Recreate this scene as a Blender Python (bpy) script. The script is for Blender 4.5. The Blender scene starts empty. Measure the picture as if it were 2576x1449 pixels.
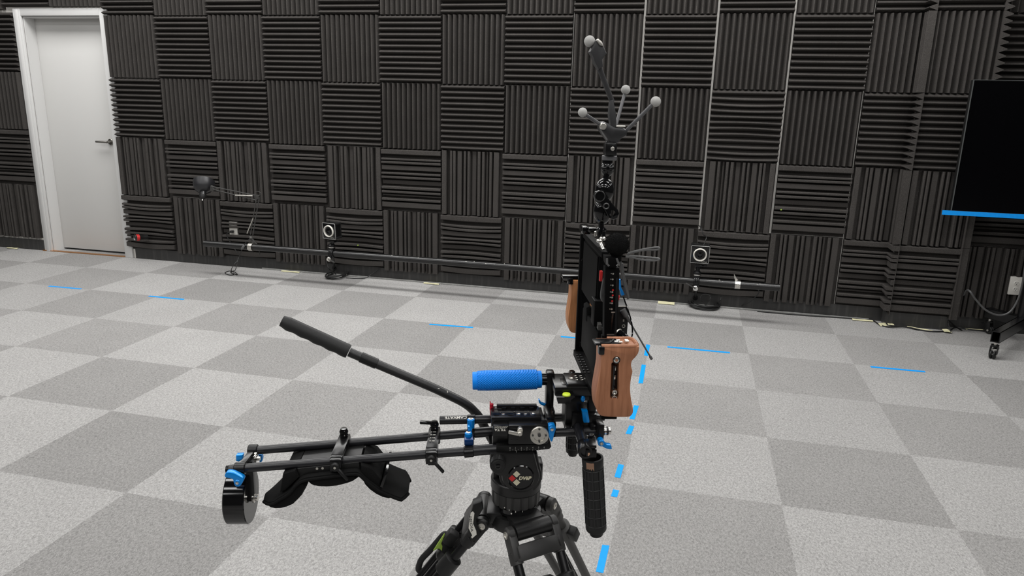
import bpy, bmesh, math, random
from mathutils import Vector, Matrix
random.seed(7)
PI = math.pi
# ------------------------------------------------------------------ camera
FPX, IW, IH = 1825.5, 2576.0, 1449.0
CAM_YAW, CAM_PITCH, CAM_ROLL = 0.2332, 1.322, 0.0252
CAMLOC = Vector((4.9027, -5.4964, 1.4532))
RM = (Matrix.Rotation(CAM_YAW, 3, 'Z') @ Matrix.Rotation(CAM_PITCH, 3, 'X') @ Matrix.Rotation(CAM_ROLL, 3, 'Z'))
scn = bpy.context.scene
COL = scn.collection
cd = bpy.data.cameras.new('camera')
cam = bpy.data.objects.new('camera', cd)
COL.objects.link(cam)
cam.matrix_world = Matrix.Translation(CAMLOC) @ RM.to_4x4()
cd.sensor_fit = 'HORIZONTAL'
cd.sensor_width = 36.0
cd.lens = FPX / IW * 36.0
cd.clip_start = 0.02
scn.camera = cam
# ------------------------------------------------------------------ light and exposure
vs = scn.view_settings
vs.view_transform = 'Standard'
vs.look = 'None'
vs.gamma = 1.0
vs.use_curve_mapping = False
vs.exposure = 0.0
wd = bpy.data.worlds.new('world')
scn.world = wd
wd.use_nodes = True
wd.node_tree.nodes['Background'].inputs[0].default_value = (0.75, 0.78, 0.8, 1)
wd.node_tree.nodes['Background'].inputs[1].default_value = 0.05
LIGHT_W = 26.0
for lx in (-1.3, 1.0, 3.3, 5.6, 7.9):
    for ly in (-8.0, -6.2, -4.4, -2.6, -1.0):
        if lx > 7 and ly > -2: continue                      # that corner is dim
        ld = bpy.data.lights.new('ceiling_light', 'AREA')
        ld.shape = 'RECTANGLE'
        ld.size, ld.size_y = (2.2, 0.9) if ly > -2 else (1.4, 0.45)
        ld.energy = LIGHT_W * {-1.0: 1.3 if lx < -1 else 2.5, -2.6: 0.5}.get(ly, 0.85)
        ld.color = (1.0, 0.99, 0.975)
        lo = bpy.data.objects.new('ceiling_light', ld)
        lo.location = (lx, ly, 3.38)
        COL.objects.link(lo)

# ------------------------------------------------------------------ picture coordinates -> points in the room
YAW = math.radians(17.5)
U = Vector((math.cos(YAW), math.sin(YAW), 0))      # along the rig's rods
V = Vector((-math.sin(YAW), math.cos(YAW), 0))     # across the rig, away from the viewer
W = Vector((0, 0, 1))
X = Vector((1, 0, 0)); Y = Vector((0, 1, 0))

def ray(u, v):
    return RM @ Vector(((u - IW / 2) / FPX, -(v - IH / 2) / FPX, -1.0))

O = CAMLOC + ray(1305, 1075) * 1.27                # centre of the rig's base plate

def P(u, v, w=0.0):
    d = ray(u, v)
    return CAMLOC + d * (((O - CAMLOC).dot(V) + w) / d.dot(V))

def PZ(u, v, z=0.0):
    d = ray(u, v)
    return CAMLOC + d * ((z - CAMLOC.z) / d.z)

def PY(u, v, y=0.0):
    d = ray(u, v)
    return CAMLOC + d * ((y - CAMLOC.y) / d.y)

def R3(a, b, c):
    return O + U * a + V * b + W * c

def pxm(u, v, w=0.0):                              # metres per pixel at a point of the plane w
    return (P(u, v, w) - CAMLOC).dot(-(RM @ Vector((0, 0, 1)))) / FPX

# ------------------------------------------------------------------ materials
def nodemat(name):
    m = bpy.data.materials.new(name)
    m.use_nodes = True
    return m, m.node_tree, m.node_tree.nodes['Principled BSDF']

def mat(name, col, rough=0.5, metal=0.0, spec=0.5, bump=0.0, bscale=200.0, coat=0.0, var=0.0, vscale=30.0):
    m, nt, b = nodemat(name)
    b.inputs['Base Color'].default_value = (*col, 1)
    b.inputs['Roughness'].default_value = rough
    b.inputs['Metallic'].default_value = metal
    b.inputs['Specular IOR Level'].default_value = spec
    b.inputs['Coat Weight'].default_value = coat
    tc = nt.nodes.new('ShaderNodeTexCoord')
    if bump:
        n = nt.nodes.new('ShaderNodeTexNoise'); n.inputs['Scale'].default_value = bscale
        n.inputs['Detail'].default_value = 3
        nt.links.new(tc.outputs['Object'], n.inputs['Vector'])
        bp = nt.nodes.new('ShaderNodeBump'); bp.inputs['Strength'].default_value = bump
        bp.inputs['Distance'].default_value = 0.002
        nt.links.new(n.outputs['Fac'], bp.inputs['Height'])
        nt.links.new(bp.outputs['Normal'], b.inputs['Normal'])
    if var:
        n = nt.nodes.new('ShaderNodeTexNoise'); n.inputs['Scale'].default_value = vscale
        n.inputs['Detail'].default_value = 4
        nt.links.new(tc.outputs['Object'], n.inputs['Vector'])
        mx = nt.nodes.new('ShaderNodeMix'); mx.data_type = 'RGBA'
        mx.inputs['A'].default_value = (*[c * (1 - var) for c in col], 1)
        mx.inputs['B'].default_value = (*[min(1, c * (1 + var)) for c in col], 1)
        nt.links.new(n.outputs['Fac'], mx.inputs['Factor'])
        nt.links.new(mx.outputs['Result'], b.inputs['Base Color'])
    return m

M = {}
M['black_metal'] = mat('black_anodised_metal', (0.006, 0.006, 0.0065), 0.26, 0, 0.38)
M['matte_black'] = mat('matte_black', (0.0045, 0.0045, 0.0047), 0.55, 0, 0.04)
M['leg_casting'] = mat('leg_casting', (0.026, 0.0255, 0.025), 0.42, 0, 0.45, bump=0.12, bscale=900)
M['rod'] = mat('black_rod', (0.009, 0.009, 0.011), 0.34, 0, 0.55)
M['gloss_black'] = mat('gloss_black', (0.004, 0.004, 0.0045), 0.1, 0, 0.5)
M['plastic'] = mat('black_plastic', (0.008, 0.008, 0.008), 0.42, 0, 0.35, bump=0.15, bscale=900)
M['tripod_plastic'] = mat('tripod_plastic', (0.010, 0.010, 0.010), 0.36, 0, 0.42, bump=0.15, bscale=900)
M['grey_plastic'] = mat('dark_grey_plastic', (0.045, 0.044, 0.042), 0.5, 0, 0.5, bump=0.15, bscale=900)
M['grip_foam'] = mat('grip_foam', (0.018, 0.018, 0.018), 0.55, 0, 0.35, bump=0.2, bscale=1200)
M['rubber'] = mat('black_rubber', (0.012, 0.012, 0.012), 0.5, 0, 0.32)
M['fabric'] = mat('black_fabric', (0.0075, 0.0075, 0.0075), 0.9, 0, 0.12, bump=0.5, bscale=700)
M['neoprene'] = mat('black_padding', (0.008, 0.008, 0.008), 0.9, 0, 0.12, bump=0.4, bscale=1500)
M['fur'] = mat('black_fur', (0.008, 0.008, 0.008), 0.95, 0, 0.1, bump=0.8, bscale=500)
M['blue_metal'] = mat('blue_anodised_metal', (0.0, 0.25, 0.74), 0.28, 0.3, 0.6)
M['dark_blue'] = mat('dark_blue_metal', (0.0, 0.03, 0.13), 0.3, 0.3, 0.5)
M['blue_tape'] = mat('blue_tape', (0.0, 0.31, 0.92), 0.6, 0, 0.3, var=0.12, vscale=60)
M['blue_plastic'] = mat('blue_plastic', (0.0, 0.25, 0.75), 0.45, 0, 0.4)
M['red_metal'] = mat('red_anodised_metal', (0.45, 0.01, 0.03), 0.3, 0.3, 0.5)
M['red'] = mat('red_plastic', (0.55, 0.02, 0.02), 0.4)
M['chrome'] = mat('bright_steel', (0.72, 0.70, 0.66), 0.22, 1.0)
M['steel'] = mat('brushed_steel', (0.66, 0.64, 0.59), 0.4, 1.0)
M['dark_steel'] = mat('dark_steel', (0.12, 0.12, 0.12), 0.4, 0.9)
M['white'] = mat('white_print', (0.72, 0.70, 0.64), 0.6)
M['cream_print'] = mat('cream_print', (0.62, 0.58, 0.42), 0.6)
M['marker'] = mat('marker_grey', (0.46, 0.455, 0.44), 0.8, 0, 0.2)
M['grey_rod'] = mat('grey_rod', (0.10, 0.10, 0.105), 0.45)
M['neon'] = mat('neon_level', (0.72, 0.92, 0.06), 0.15, 0, 0.5)
M['green_sticker'] = mat('green_sticker', (0.28, 0.42, 0.06), 0.5, var=0.25, vscale=200)
M['cable'] = mat('black_cable', (0.012, 0.012, 0.012), 0.45)
M['grey_cable'] = mat('grey_cable', (0.09, 0.09, 0.09), 0.4)
M['mask_tape'] = mat('cream_masking_tape', (0.62, 0.59, 0.38), 0.75, var=0.15, vscale=40)
M['outlet'] = mat('white_outlet', (0.74, 0.72, 0.67), 0.4)
M['outlet_dark'] = mat('outlet_slot', (0.05, 0.05, 0.05), 0.6)
M['screen'] = mat('screen_glass', (0.001, 0.001, 0.0015), 0.18, 0, 0.15)
M['bezel'] = mat('screen_bezel', (0.16, 0.17, 0.17), 0.35, 0.6)
M['door'] = mat('door_paint', (0.62, 0.615, 0.60), 0.42, 0, 0.4, bump=0.03, bscale=60)
M['trim'] = mat('trim_paint', (0.62, 0.618, 0.61), 0.4, 0, 0.4)
M['wall'] = mat('wall_paint', (0.72, 0.70, 0.66), 0.7)
M['room'] = mat('far_wall_grey', (0.045, 0.044, 0.043), 0.95)
M['ceiling'] = mat('ceiling_dark', (0.04, 0.04, 0.04), 0.9)
M['brass'] = mat('brass_strip', (0.60, 0.28, 0.10), 0.3, 0.9)
M['satin_nickel'] = mat('satin_nickel', (0.30, 0.29, 0.27), 0.3, 1.0)
M['tear'] = mat('torn_tape', (0.50, 0.30, 0.20), 0.7, var=0.2, vscale=150)
M['pale_strip'] = mat('pale_edge_strip', (0.30, 0.30, 0.29), 0.6, var=0.5, vscale=25)

def foam_mat():
    m, nt, b = nodemat('charcoal_foam')
    tc = nt.nodes.new('ShaderNodeTexCoord')
    n = nt.nodes.new('ShaderNodeTexNoise'); n.inputs['Scale'].default_value = 420; n.inputs['Detail'].default_value = 2
    n2 = nt.nodes.new('ShaderNodeTexNoise'); n2.inputs['Scale'].default_value = 5; n2.inputs['Detail'].default_value = 3
    geo = nt.nodes.new('ShaderNodeNewGeometry')
    nt.links.new(geo.outputs['Position'], n.inputs['Vector'])
    nt.links.new(geo.outputs['Position'], n2.inputs['Vector'])
    r = nt.nodes.new('ShaderNodeValToRGB')
    r.color_ramp.elements[0].position = 0.25; r.color_ramp.elements[0].color = (0.034, 0.0315, 0.0298, 1)
    r.color_ramp.elements[1].position = 0.68; r.color_ramp.elements[1].color = (0.076, 0.0705, 0.0665, 1)
    e = r.color_ramp.elements.new(0.78); e.color = (0.19, 0.18, 0.17, 1)
    nt.links.new(n.outputs['Fac'], r.inputs['Fac'])
    mx = nt.nodes.new('ShaderNodeMix'); mx.data_type = 'RGBA'; mx.blend_type = 'MULTIPLY'
    mx.inputs['Factor'].default_value = 1.0
    mr = nt.nodes.new('ShaderNodeMapRange'); mr.inputs['To Min'].default_value = 0.8; mr.inputs['To Max'].default_value = 1.15
    nt.links.new(n2.outputs['Fac'], mr.inputs['Value'])
    nt.links.new(r.outputs['Color'], mx.inputs['A'])
    nt.links.new(mr.outputs['Result'], mx.inputs['B'])
    nt.links.new(mx.outputs['Result'], b.inputs['Base Color'])
    b.inputs['Roughness'].default_value = 0.95
    b.inputs['Specular IOR Level'].default_value = 0.0
    bp = nt.nodes.new('ShaderNodeBump'); bp.inputs['Strength'].default_value = 0.35; bp.inputs['Distance'].default_value = 0.001
    nt.links.new(n.outputs['Fac'], bp.inputs['Height'])
    nt.links.new(bp.outputs['Normal'], b.inputs['Normal'])
    return m
M['foam'] = foam_mat()

TILE, TOX, TOY = 0.6007, -0.0584, -0.4438
def carpet_mat():
    m, nt, b = nodemat('carpet_tiles')
    L = nt.links
    def math_(op, a, bb=None):
        n = nt.nodes.new('ShaderNodeMath'); n.operation = op
        for i, v in enumerate((a, bb)):
            if v is None: continue
            if isinstance(v, (int, float)): n.inputs[i].default_value = v
            else: L.new(v, n.inputs[i])
        return n.outputs[0]
    geo = nt.nodes.new('ShaderNodeNewGeometry')
    sp = nt.nodes.new('ShaderNodeSeparateXYZ'); L.new(geo.outputs['Position'], sp.inputs[0])
    # slightly wavering cut edges
    wob = nt.nodes.new('ShaderNodeTexNoise'); wob.inputs['Scale'].default_value = 90
    L.new(geo.outputs['Position'], wob.inputs['Vector'])
    wv = math_('MULTIPLY', math_('SUBTRACT', wob.outputs['Fac'], 0.5), 0.012)
    fx = math_('FLOOR', math_('DIVIDE', math_('SUBTRACT', math_('ADD', sp.outputs[0], wv), TOX), TILE))
    fy = math_('FLOOR', math_('DIVIDE', math_('SUBTRACT', TOY, math_('ADD', sp.outputs[1], wv)), TILE))
    par = math_('ABSOLUTE', math_('MODULO', math_('ADD', math_('ADD', fx, fy), 100.0), 2.0))
    cv = nt.nodes.new('ShaderNodeCombineXYZ'); L.new(fx, cv.inputs[0]); L.new(fy, cv.inputs[1])
    wn = nt.nodes.new('ShaderNodeTexWhiteNoise'); wn.noise_dimensions = '2D'; L.new(cv.outputs[0], wn.inputs['Vector'])
    mx = nt.nodes.new('ShaderNodeMix'); mx.data_type = 'RGBA'
    mx.inputs['A'].default_value = (0.268, 0.263, 0.257, 1)      # dark tile
    mx.inputs['B'].default_value = (0.340, 0.335, 0.328, 1)      # light tile
    L.new(par, mx.inputs['Factor'])
    # pile: fine directional speckle, turned from tile to tile
    mp = nt.nodes.new('ShaderNodeMapping'); mp.vector_type = 'POINT'
    L.new(geo.outputs['Position'], mp.inputs['Vector'])
    mp.inputs['Scale'].default_value = (1.0, 0.62, 1)
    mp.inputs['Rotation'].default_value = (0, 0, 0.6)
    n1 = nt.nodes.new('ShaderNodeTexNoise'); n1.inputs['Scale'].default_value = 430; n1.inputs['Detail'].default_value = 4
    n1.inputs['Roughness'].default_value = 0.7
    L.new(mp.outputs[0], n1.inputs['Vector'])
    n2 = nt.nodes.new('ShaderNodeTexNoise'); n2.inputs['Scale'].default_value = 3.0; n2.inputs['Detail'].default_value = 4
    L.new(geo.outputs['Position'], n2.inputs['Vector'])
    mr = nt.nodes.new('ShaderNodeMapRange'); mr.inputs['From Min'].default_value = 0.3; mr.inputs['From Max'].default_value = 0.7
    mr.inputs['To Min'].default_value = 0.62; mr.inputs['To Max'].default_value = 1.34
    L.new(n1.outputs['Fac'], mr.inputs['Value'])
    n3 = nt.nodes.new('ShaderNodeTexNoise'); n3.inputs['Scale'].default_value = 135; n3.inputs['Detail'].default_value = 3
    n3.inputs['Roughness'].default_value = 0.75; n3.inputs['Distortion'].default_value = 0.6
    L.new(mp.outputs[0], n3.inputs['Vector'])
    mr3 = nt.nodes.new('ShaderNodeMapRange'); mr3.inputs['From Min'].default_value = 0.32; mr3.inputs['From Max'].default_value = 0.62
    mr3.inputs['To Min'].default_value = 0.66; mr3.inputs['To Max'].default_value = 1.14
    L.new(n3.outputs['Fac'], mr3.inputs['Value'])
    f = math_('MULTIPLY', math_('MULTIPLY', mr.outputs[0], mr3.outputs[0]), math_('ADD', math_('MULTIPLY', n2.outputs['Fac'], 0.16), 0.92))
    f = math_('MULTIPLY', f, math_('ADD', math_('MULTIPLY', wn.outputs['Value'], 0.12), 0.99))
    m2 = nt.nodes.new('ShaderNodeMix'); m2.data_type = 'RGBA'; m2.blend_type = 'MULTIPLY'; m2.inputs['Factor'].default_value = 1
    L.new(mx.outputs['Result'], m2.inputs['A']); L.new(f, m2.inputs['B'])
    L.new(m2.outputs['Result'], b.inputs['Base Color'])
    b.inputs['Roughness'].default_value = 1.0
    b.inputs['Specular IOR Level'].default_value = 0.05
    bp = nt.nodes.new('ShaderNodeBump'); bp.inputs['Strength'].default_value = 0.25; bp.inputs['Distance'].default_value = 0.0015
    L.new(n1.outputs['Fac'], bp.inputs['Height']); L.new(bp.outputs['Normal'], b.inputs['Normal'])
    return m
M['carpet'] = carpet_mat()

def wood_mat(name, c1, c2):
    m, nt, b = nodemat(name)
    L = nt.links
    geo = nt.nodes.new('ShaderNodeNewGeometry')
    mp = nt.nodes.new('ShaderNodeMapping'); mp.inputs['Scale'].default_value = (110, 110, 9)
    L.new(geo.outputs['Position'], mp.inputs['Vector'])
    n = nt.nodes.new('ShaderNodeTexNoise'); n.inputs['Scale'].default_value = 1.6; n.inputs['Detail'].default_value = 6
    n.inputs['Roughness'].default_value = 0.65
    L.new(mp.outputs[0], n.inputs['Vector'])
    r = nt.nodes.new('ShaderNodeValToRGB')
    r.color_ramp.elements[0].position = 0.3; r.color_ramp.elements[0].color = (*c1, 1)
    r.color_ramp.elements[1].position = 0.66; r.color_ramp.elements[1].color = (*c2, 1)
    L.new(n.outputs['Fac'], r.inputs['Fac'])
    L.new(r.outputs['Color'], b.inputs['Base Color'])
    b.inputs['Roughness'].default_value = 0.5
    b.inputs['Specular IOR Level'].default_value = 0.35
    return m
M['wood'] = wood_mat('oiled_walnut', (0.25, 0.100, 0.048), (0.42, 0.185, 0.098))
M['wood_light'] = wood_mat('oiled_cherry', (0.33, 0.132, 0.048), (0.53, 0.235, 0.098))

def base_mat():
    m, nt, b = nodemat('black_vinyl_base')
    L = nt.links
    geo = nt.nodes.new('ShaderNodeNewGeometry')
    mp = nt.nodes.new('ShaderNodeMapping'); mp.inputs['Scale'].default_value = (34, 1, 2.5)  # upright streaks painted in, imitating the foam ribs' shadows on the base
    L.new(geo.outputs['Position'], mp.inputs['Vector'])
    n = nt.nodes.new('ShaderNodeTexNoise'); n.inputs['Scale'].default_value = 1.0; n.inputs['Detail'].default_value = 3
    L.new(mp.outputs[0], n.inputs['Vector'])
    r = nt.nodes.new('ShaderNodeValToRGB')
    r.color_ramp.elements[0].position = 0.5; r.color_ramp.elements[0].color = (0.036, 0.0355, 0.035, 1)
    r.color_ramp.elements[1].position = 0.78; r.color_ramp.elements[1].color = (0.075, 0.073, 0.070, 1)
    L.new(n.outputs['Fac'], r.inputs['Fac'])
    L.new(r.outputs['Color'], b.inputs['Base Color'])
    b.inputs['Roughness'].default_value = 0.42
    return m
M['base'] = base_mat()

# ------------------------------------------------------------------ mesh builder
def frame(axis):
    a = Vector(axis).normalized()
    t = Vector((0, 0, 1)) if abs(a.z) < 0.9 else Vector((1, 0, 0))
    x = t.cross(a).normalized()
    return x, a.cross(x).normalized(), a

class MB:
    def __init__(self): self.bm = bmesh.new()
    def merge(self, tmp):
        me = bpy.data.meshes.new('tmp'); tmp.to_mesh(me); tmp.free()
        self.bm.from_mesh(me); bpy.data.meshes.remove(me)
        return self
    def box(self, c, s, ax=(X, Y, W), bev=0.0, seg=2):
        t = bmesh.new(); bmesh.ops.create_cube(t, size=1)
        m = Matrix((Vector(ax[0]) * s[0], Vector(ax[1]) * s[1], Vector(ax[2]) * s[2])).transposed()
        for v in t.verts: v.co = Vector(c) + m @ v.co
        bmesh.ops.recalc_face_normals(t, faces=t.faces[:])
        if bev: bmesh.ops.bevel(t, geom=t.edges[:], offset=min(bev, .45 * min(s)), segments=seg, affect='EDGES', profile=0.5)
        bmesh.ops.recalc_face_normals(t, faces=t.faces[:])
        return self.merge(t)
    def bar(self, a, b, w, h, side=None, bev=0.0):      # box from a to b, w along 'side', h across
        a, b = Vector(a), Vector(b); d = b - a; l = d.length; d.normalize()
        s = Vector(side) if side is not None else frame(d)[0]
        s = (s - d * s.dot(d)).normalized(); h_ = d.cross(s)
        return self.box((a + b) / 2, (w, h, l), (s, h_, d), bev)
    def lathe(self, o, axis, prof, n=32, cap=True):     # prof: (radius, height along axis)
        x, y, z = frame(axis); o = Vector(o); t = bmesh.new(); rings = []
        for r, h in prof:
            if r < 1e-6: rings.append([t.verts.new(o + z * h)])
            else: rings.append([t.verts.new(o + z * h + (x * math.cos(2 * PI * i / n) + y * math.sin(2 * PI * i / n)) * r) for i in range(n)])
        for a, b in zip(rings, rings[1:]):
            for i in range(n):
                j = (i + 1) % n
                if len(a) == 1 and len(b) == 1: break
                if len(a) == 1: t.faces.new((a[0], b[j], b[i]))
                elif len(b) == 1: t.faces.new((a[i], a[j], b[0]))
                else: t.faces.new((a[i], a[j], b[j], b[i]))
        if cap:
            if len(rings[0]) > 1: t.faces.new(rings[0][::-1])
            if len(rings[-1]) > 1: t.faces.new(rings[-1])
        bmesh.ops.recalc_face_normals(t, faces=t.faces[:])
        return self.merge(t)
    def cyl(self, a, b, r, r2=None, n=24, bev=0.0):
        a, b = Vector(a), Vector(b); l = (b - a).length; r2 = r if r2 is None else r2
        if bev: pr = [(r - bev, 0), (r, bev), (r2, l - bev), (r2 - bev, l)]
        else: pr = [(r, 0), (r2, l)]
        return self.lathe(a, b - a, pr, n)
    def tube(self, pts, r, n=10, closed=False):
        pts = [Vector(p) for p in pts]; t = bmesh.new(); rings = []
        rr = r if isinstance(r, (list, tuple)) else [r] * len(pts)
        prev = None
        for i, p in enumerate(pts):
            d = (pts[min(i + 1, len(pts) - 1)] - pts[max(i - 1, 0)])
            if d.length < 1e-9: d = Vector((0, 0, 1))
            d.normalize()
            if prev is None: x = frame(d)[0]
            else:
                x = prev - d * prev.dot(d); x.normalize()
            prev = x; y = d.cross(x)
            rings.append([t.verts.new(p + (x * math.cos(2 * PI * k / n) + y * math.sin(2 * PI * k / n)) * rr[i]) for k in range(n)])
        for a, b in zip(rings, rings[1:]):
            for k in range(n):
                t.faces.new((a[k], a[(k + 1) % n], b[(k + 1) % n], b[k]))
        t.faces.new(rings[0][::-1]); t.faces.new(rings[-1])
        bmesh.ops.recalc_face_normals(t, faces=t.faces[:])
        return self.merge(t)
    def prism(self, poly, vec, bev=0.0, seg=2):
        t = bmesh.new(); vec = Vector(vec)
        vs_ = [t.verts.new(Vector(p)) for p in poly]
        f = t.faces.new(vs_)
        r = bmesh.ops.extrude_face_region(t, geom=[f])
        for v in r['geom']:
            if isinstance(v, bmesh.types.BMVert): v.co += vec
        bmesh.ops.recalc_face_normals(t, faces=t.faces[:])
        if bev:
            n0 = vec.normalized()
            ed = [e for e in t.edges if abs((e.verts[0].co - e.verts[1].co).normalized().dot(n0)) < 0.5]
            bmesh.ops.bevel(t, geom=ed, offset=bev, segments=seg, affect='EDGES', profile=0.5, clamp_overlap=True)
        return self.merge(t)
    def ball(self, c, r, nu=24, nv=14, sc=(1, 1, 1), ax=(X, Y, W)):
        t = bmesh.new(); bmesh.ops.create_uvsphere(t, u_segments=nu, v_segments=nv, radius=r)
        m = Matrix((Vector(ax[0]) * sc[0], Vector(ax[1]) * sc[1], Vector(ax[2]) * sc[2])).transposed()
        for v in t.verts: v.co = Vector(c) + m @ v.co
        return self.merge(t)
    def ring(self, c, axis, R_, r, n=32, k=8):
        x, y, z = frame(axis); c = Vector(c); t = bmesh.new(); rings = []
        for i in range(n):
            a = 2 * PI * i / n; d = x * math.cos(a) + y * math.sin(a)
            rings.append([t.verts.new(c + d * (R_ + r * math.cos(2 * PI * j / k)) + z * r * math.sin(2 * PI * j / k)) for j in range(k)])
        for i in range(n):
            a, b = rings[i], rings[(i + 1) % n]
            for j in range(k): t.faces.new((a[j], a[(j + 1) % k], b[(j + 1) % k], b[j]))
        bmesh.ops.recalc_face_normals(t, faces=t.faces[:])
        return self.merge(t)
    def grid(self, rows, thick=None):                   # rows of points -> sheet; thick: offset vector for a solid
        t = bmesh.new(); vv = [[t.verts.new(Vector(p)) for p in r] for r in rows]
        for a, b in zip(vv, vv[1:]):
            for i in range(len(a) - 1): t.faces.new((a[i], a[i + 1], b[i + 1], b[i]))
        if thick is not None:
            r = bmesh.ops.extrude_face_region(t, geom=t.faces[:])
            for v in r['geom']:
                if isinstance(v, bmesh.types.BMVert): v.co += Vector(thick)
        bmesh.ops.recalc_face_normals(t, faces=t.faces[:])
        return self.merge(t)
    # shapes drawn on the rig's side plane
    def rp(self, px, v0, v1, bev=0.0008):
        pts = [P(x, y, v0) for x, y in px]
        return self.prism(pts, V * (v1 - v0), bev)
    def rb(self, x0, y0, x1, y1, v0, v1, bev=0.0008):   # upright box with this front rectangle
        c = P((x0 + x1) / 2, (y0 + y1) / 2, v0)
        w = (P(x1, (y0 + y1) / 2, v0) - P(x0, (y0 + y1) / 2, v0)).dot(U)
        h = (P((x0 + x1) / 2, y0, v0) - P((x0 + x1) / 2, y1, v0)).z
        return self.box(c + V * (v1 - v0) / 2, (abs(w), abs(v1 - v0), abs(h)), (U, V, W), bev)

def world_of(o):
    v = Vector((0, 0, 0))
    while o is not None: v += o.location; o = o.parent
    return v

def depth_of(o):
    n = 0
    while o.parent is not None: n += 1; o = o.parent
    return n

def obj(name, mb, m, parent=None, loc=None, label=None, smooth=35):
    while parent is not None and depth_of(parent) >= 2: parent = parent.parent   # thing > part > sub-part, no deeper
    me = bpy.data.meshes.new(name)
    bm = mb.bm
    if parent is not None and loc is None: loc = world_of(parent)
    if loc is None:
        xs = [v.co for v in bm.verts]
        loc = Vector(((min(p.x for p in xs) + max(p.x for p in xs)) / 2, (min(p.y for p in xs) + max(p.y for p in xs)) / 2, min(p.z for p in xs)))
    loc = Vector(loc)
    for v in bm.verts: v.co -= loc
    bm.to_mesh(me); bm.free()
    me.materials.append(M[m] if isinstance(m, str) else m)
    if smooth:
        me.polygons.foreach_set('use_smooth', [True] * len(me.polygons))
        me.set_sharp_from_angle(angle=math.radians(smooth))
    o = bpy.data.objects.new(name, me); COL.objects.link(o)
    if parent is not None:
        o.parent = parent; o.location = loc - world_of(parent)
    else: o.location = loc
    if label: o['label'] = label
    return o

def thing(name, label, cat, loc, group=None):
    o = bpy.data.objects.new(name, None); COL.objects.link(o)
    o.empty_display_size = 0.05
    o.location = Vector(loc); o['label'] = label; o['category'] = cat
    if group: o['group'] = group
    return o

def tag(o, label, cat, group=None):
    o['label'] = label; o['category'] = cat
    if group: o['group'] = group
    return o

def struct(name, mb, m, parent=None, smooth=35):
    o = obj(name, mb, m, parent, smooth=smooth)
    if parent is None: o['kind'] = 'structure'
    return o

def spline(pts, n=8):                                   # Catmull-Rom through points
    pts = [Vector(p) for p in pts]; out = []
    q = [pts[0] * 2 - pts[1]] + pts + [pts[-1] * 2 - pts[-2]]
    for i in range(1, len(q) - 2):
        a, b, c, d = q[i - 1:i + 3]
        for k in range(n):
            t = k / n
            out.append(0.5 * ((2 * b) + (c - a) * t + (2 * a - 5 * b + 4 * c - d) * t * t + (3 * b - a - 3 * c + d) * t ** 3))
    out.append(pts[-1]); return out

_txt = {}
def text_geo(s, bold=0.0, shear=0.0):                   # flat letters, height about 1, centred; returns (verts, faces)
    k = (s, bold, shear)
    if k in _txt: return _txt[k]
    cu = bpy.data.curves.new('t', 'FONT'); cu.body = s; cu.align_x = 'CENTER'; cu.align_y = 'CENTER'
    cu.offset = bold; cu.shear = shear; cu.resolution_u = 3
    o = bpy.data.objects.new('t', cu); COL.objects.link(o)
    dg = bpy.context.evaluated_depsgraph_get(); dg.update()
    me = bpy.data.meshes.new_from_object(o.evaluated_get(dg))
    vs_ = [v.co.copy() for v in me.vertices]; fs = [tuple(p.vertices) for p in me.polygons]
    bpy.data.objects.remove(o); bpy.data.meshes.remove(me); bpy.data.curves.remove(cu)
    if vs_:
        cx = (min(v.x for v in vs_) + max(v.x for v in vs_)) / 2; cy = (min(v.y for v in vs_) + max(v.y for v in vs_)) / 2
        h = max(v.y for v in vs_) - min(v.y for v in vs_)
        vs_ = [Vector(((v.x - cx) / h, (v.y - cy) / h, 0)) for v in vs_]
    _txt[k] = (vs_, fs); return _txt[k]

def add_text(mb, s, c, xd, yd, h, width=None, bold=0.0, shear=0.0, wrap=None):
    """letters of height h centred at c; wrap=(axis point, radius) bends them round a rod whose axis is xd"""
    vs_, fs = text_geo(s, bold, shear)
    w = max(v.x for v in vs_) - min(v.x for v in vs_)
    sx = (width / w) if width else h
    xd, yd = Vector(xd).normalized(), Vector(yd).normalized(); c = Vector(c)
    nrm = xd.cross(yd)
    out = []
    for v in vs_:
        if wrap:
            ax, r = wrap
            th = v.y * h / r
            out.append(Vector(ax) + xd * (v.x * sx) + (nrm * math.cos(th) + yd * math.sin(th)) * (r + 0.0004))
        else: out.append(c + xd * (v.x * sx) + yd * (v.y * h))
    t = bmesh.new(); bv = [t.verts.new(p) for p in out]
    for f in fs:
        try: t.faces.new([bv[i] for i in f])
        except ValueError: pass
    mb.merge(t)

def smooth_px(pts, n=3):
    v = [Vector((x, y, 0)) for x, y in pts]; m_ = len(v); out = []
    for i in range(m_):
        a, b, c, d = v[i - 1], v[i], v[(i + 1) % m_], v[(i + 2) % m_]
        for k in range(n):
            t = k / n; q = .5 * ((2 * b) + (c - a) * t + (2 * a - 5 * b + 4 * c - d) * t * t + (3 * b - a - 3 * c + d) * t ** 3)
            out.append((q.x, q.y))
    return out
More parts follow.
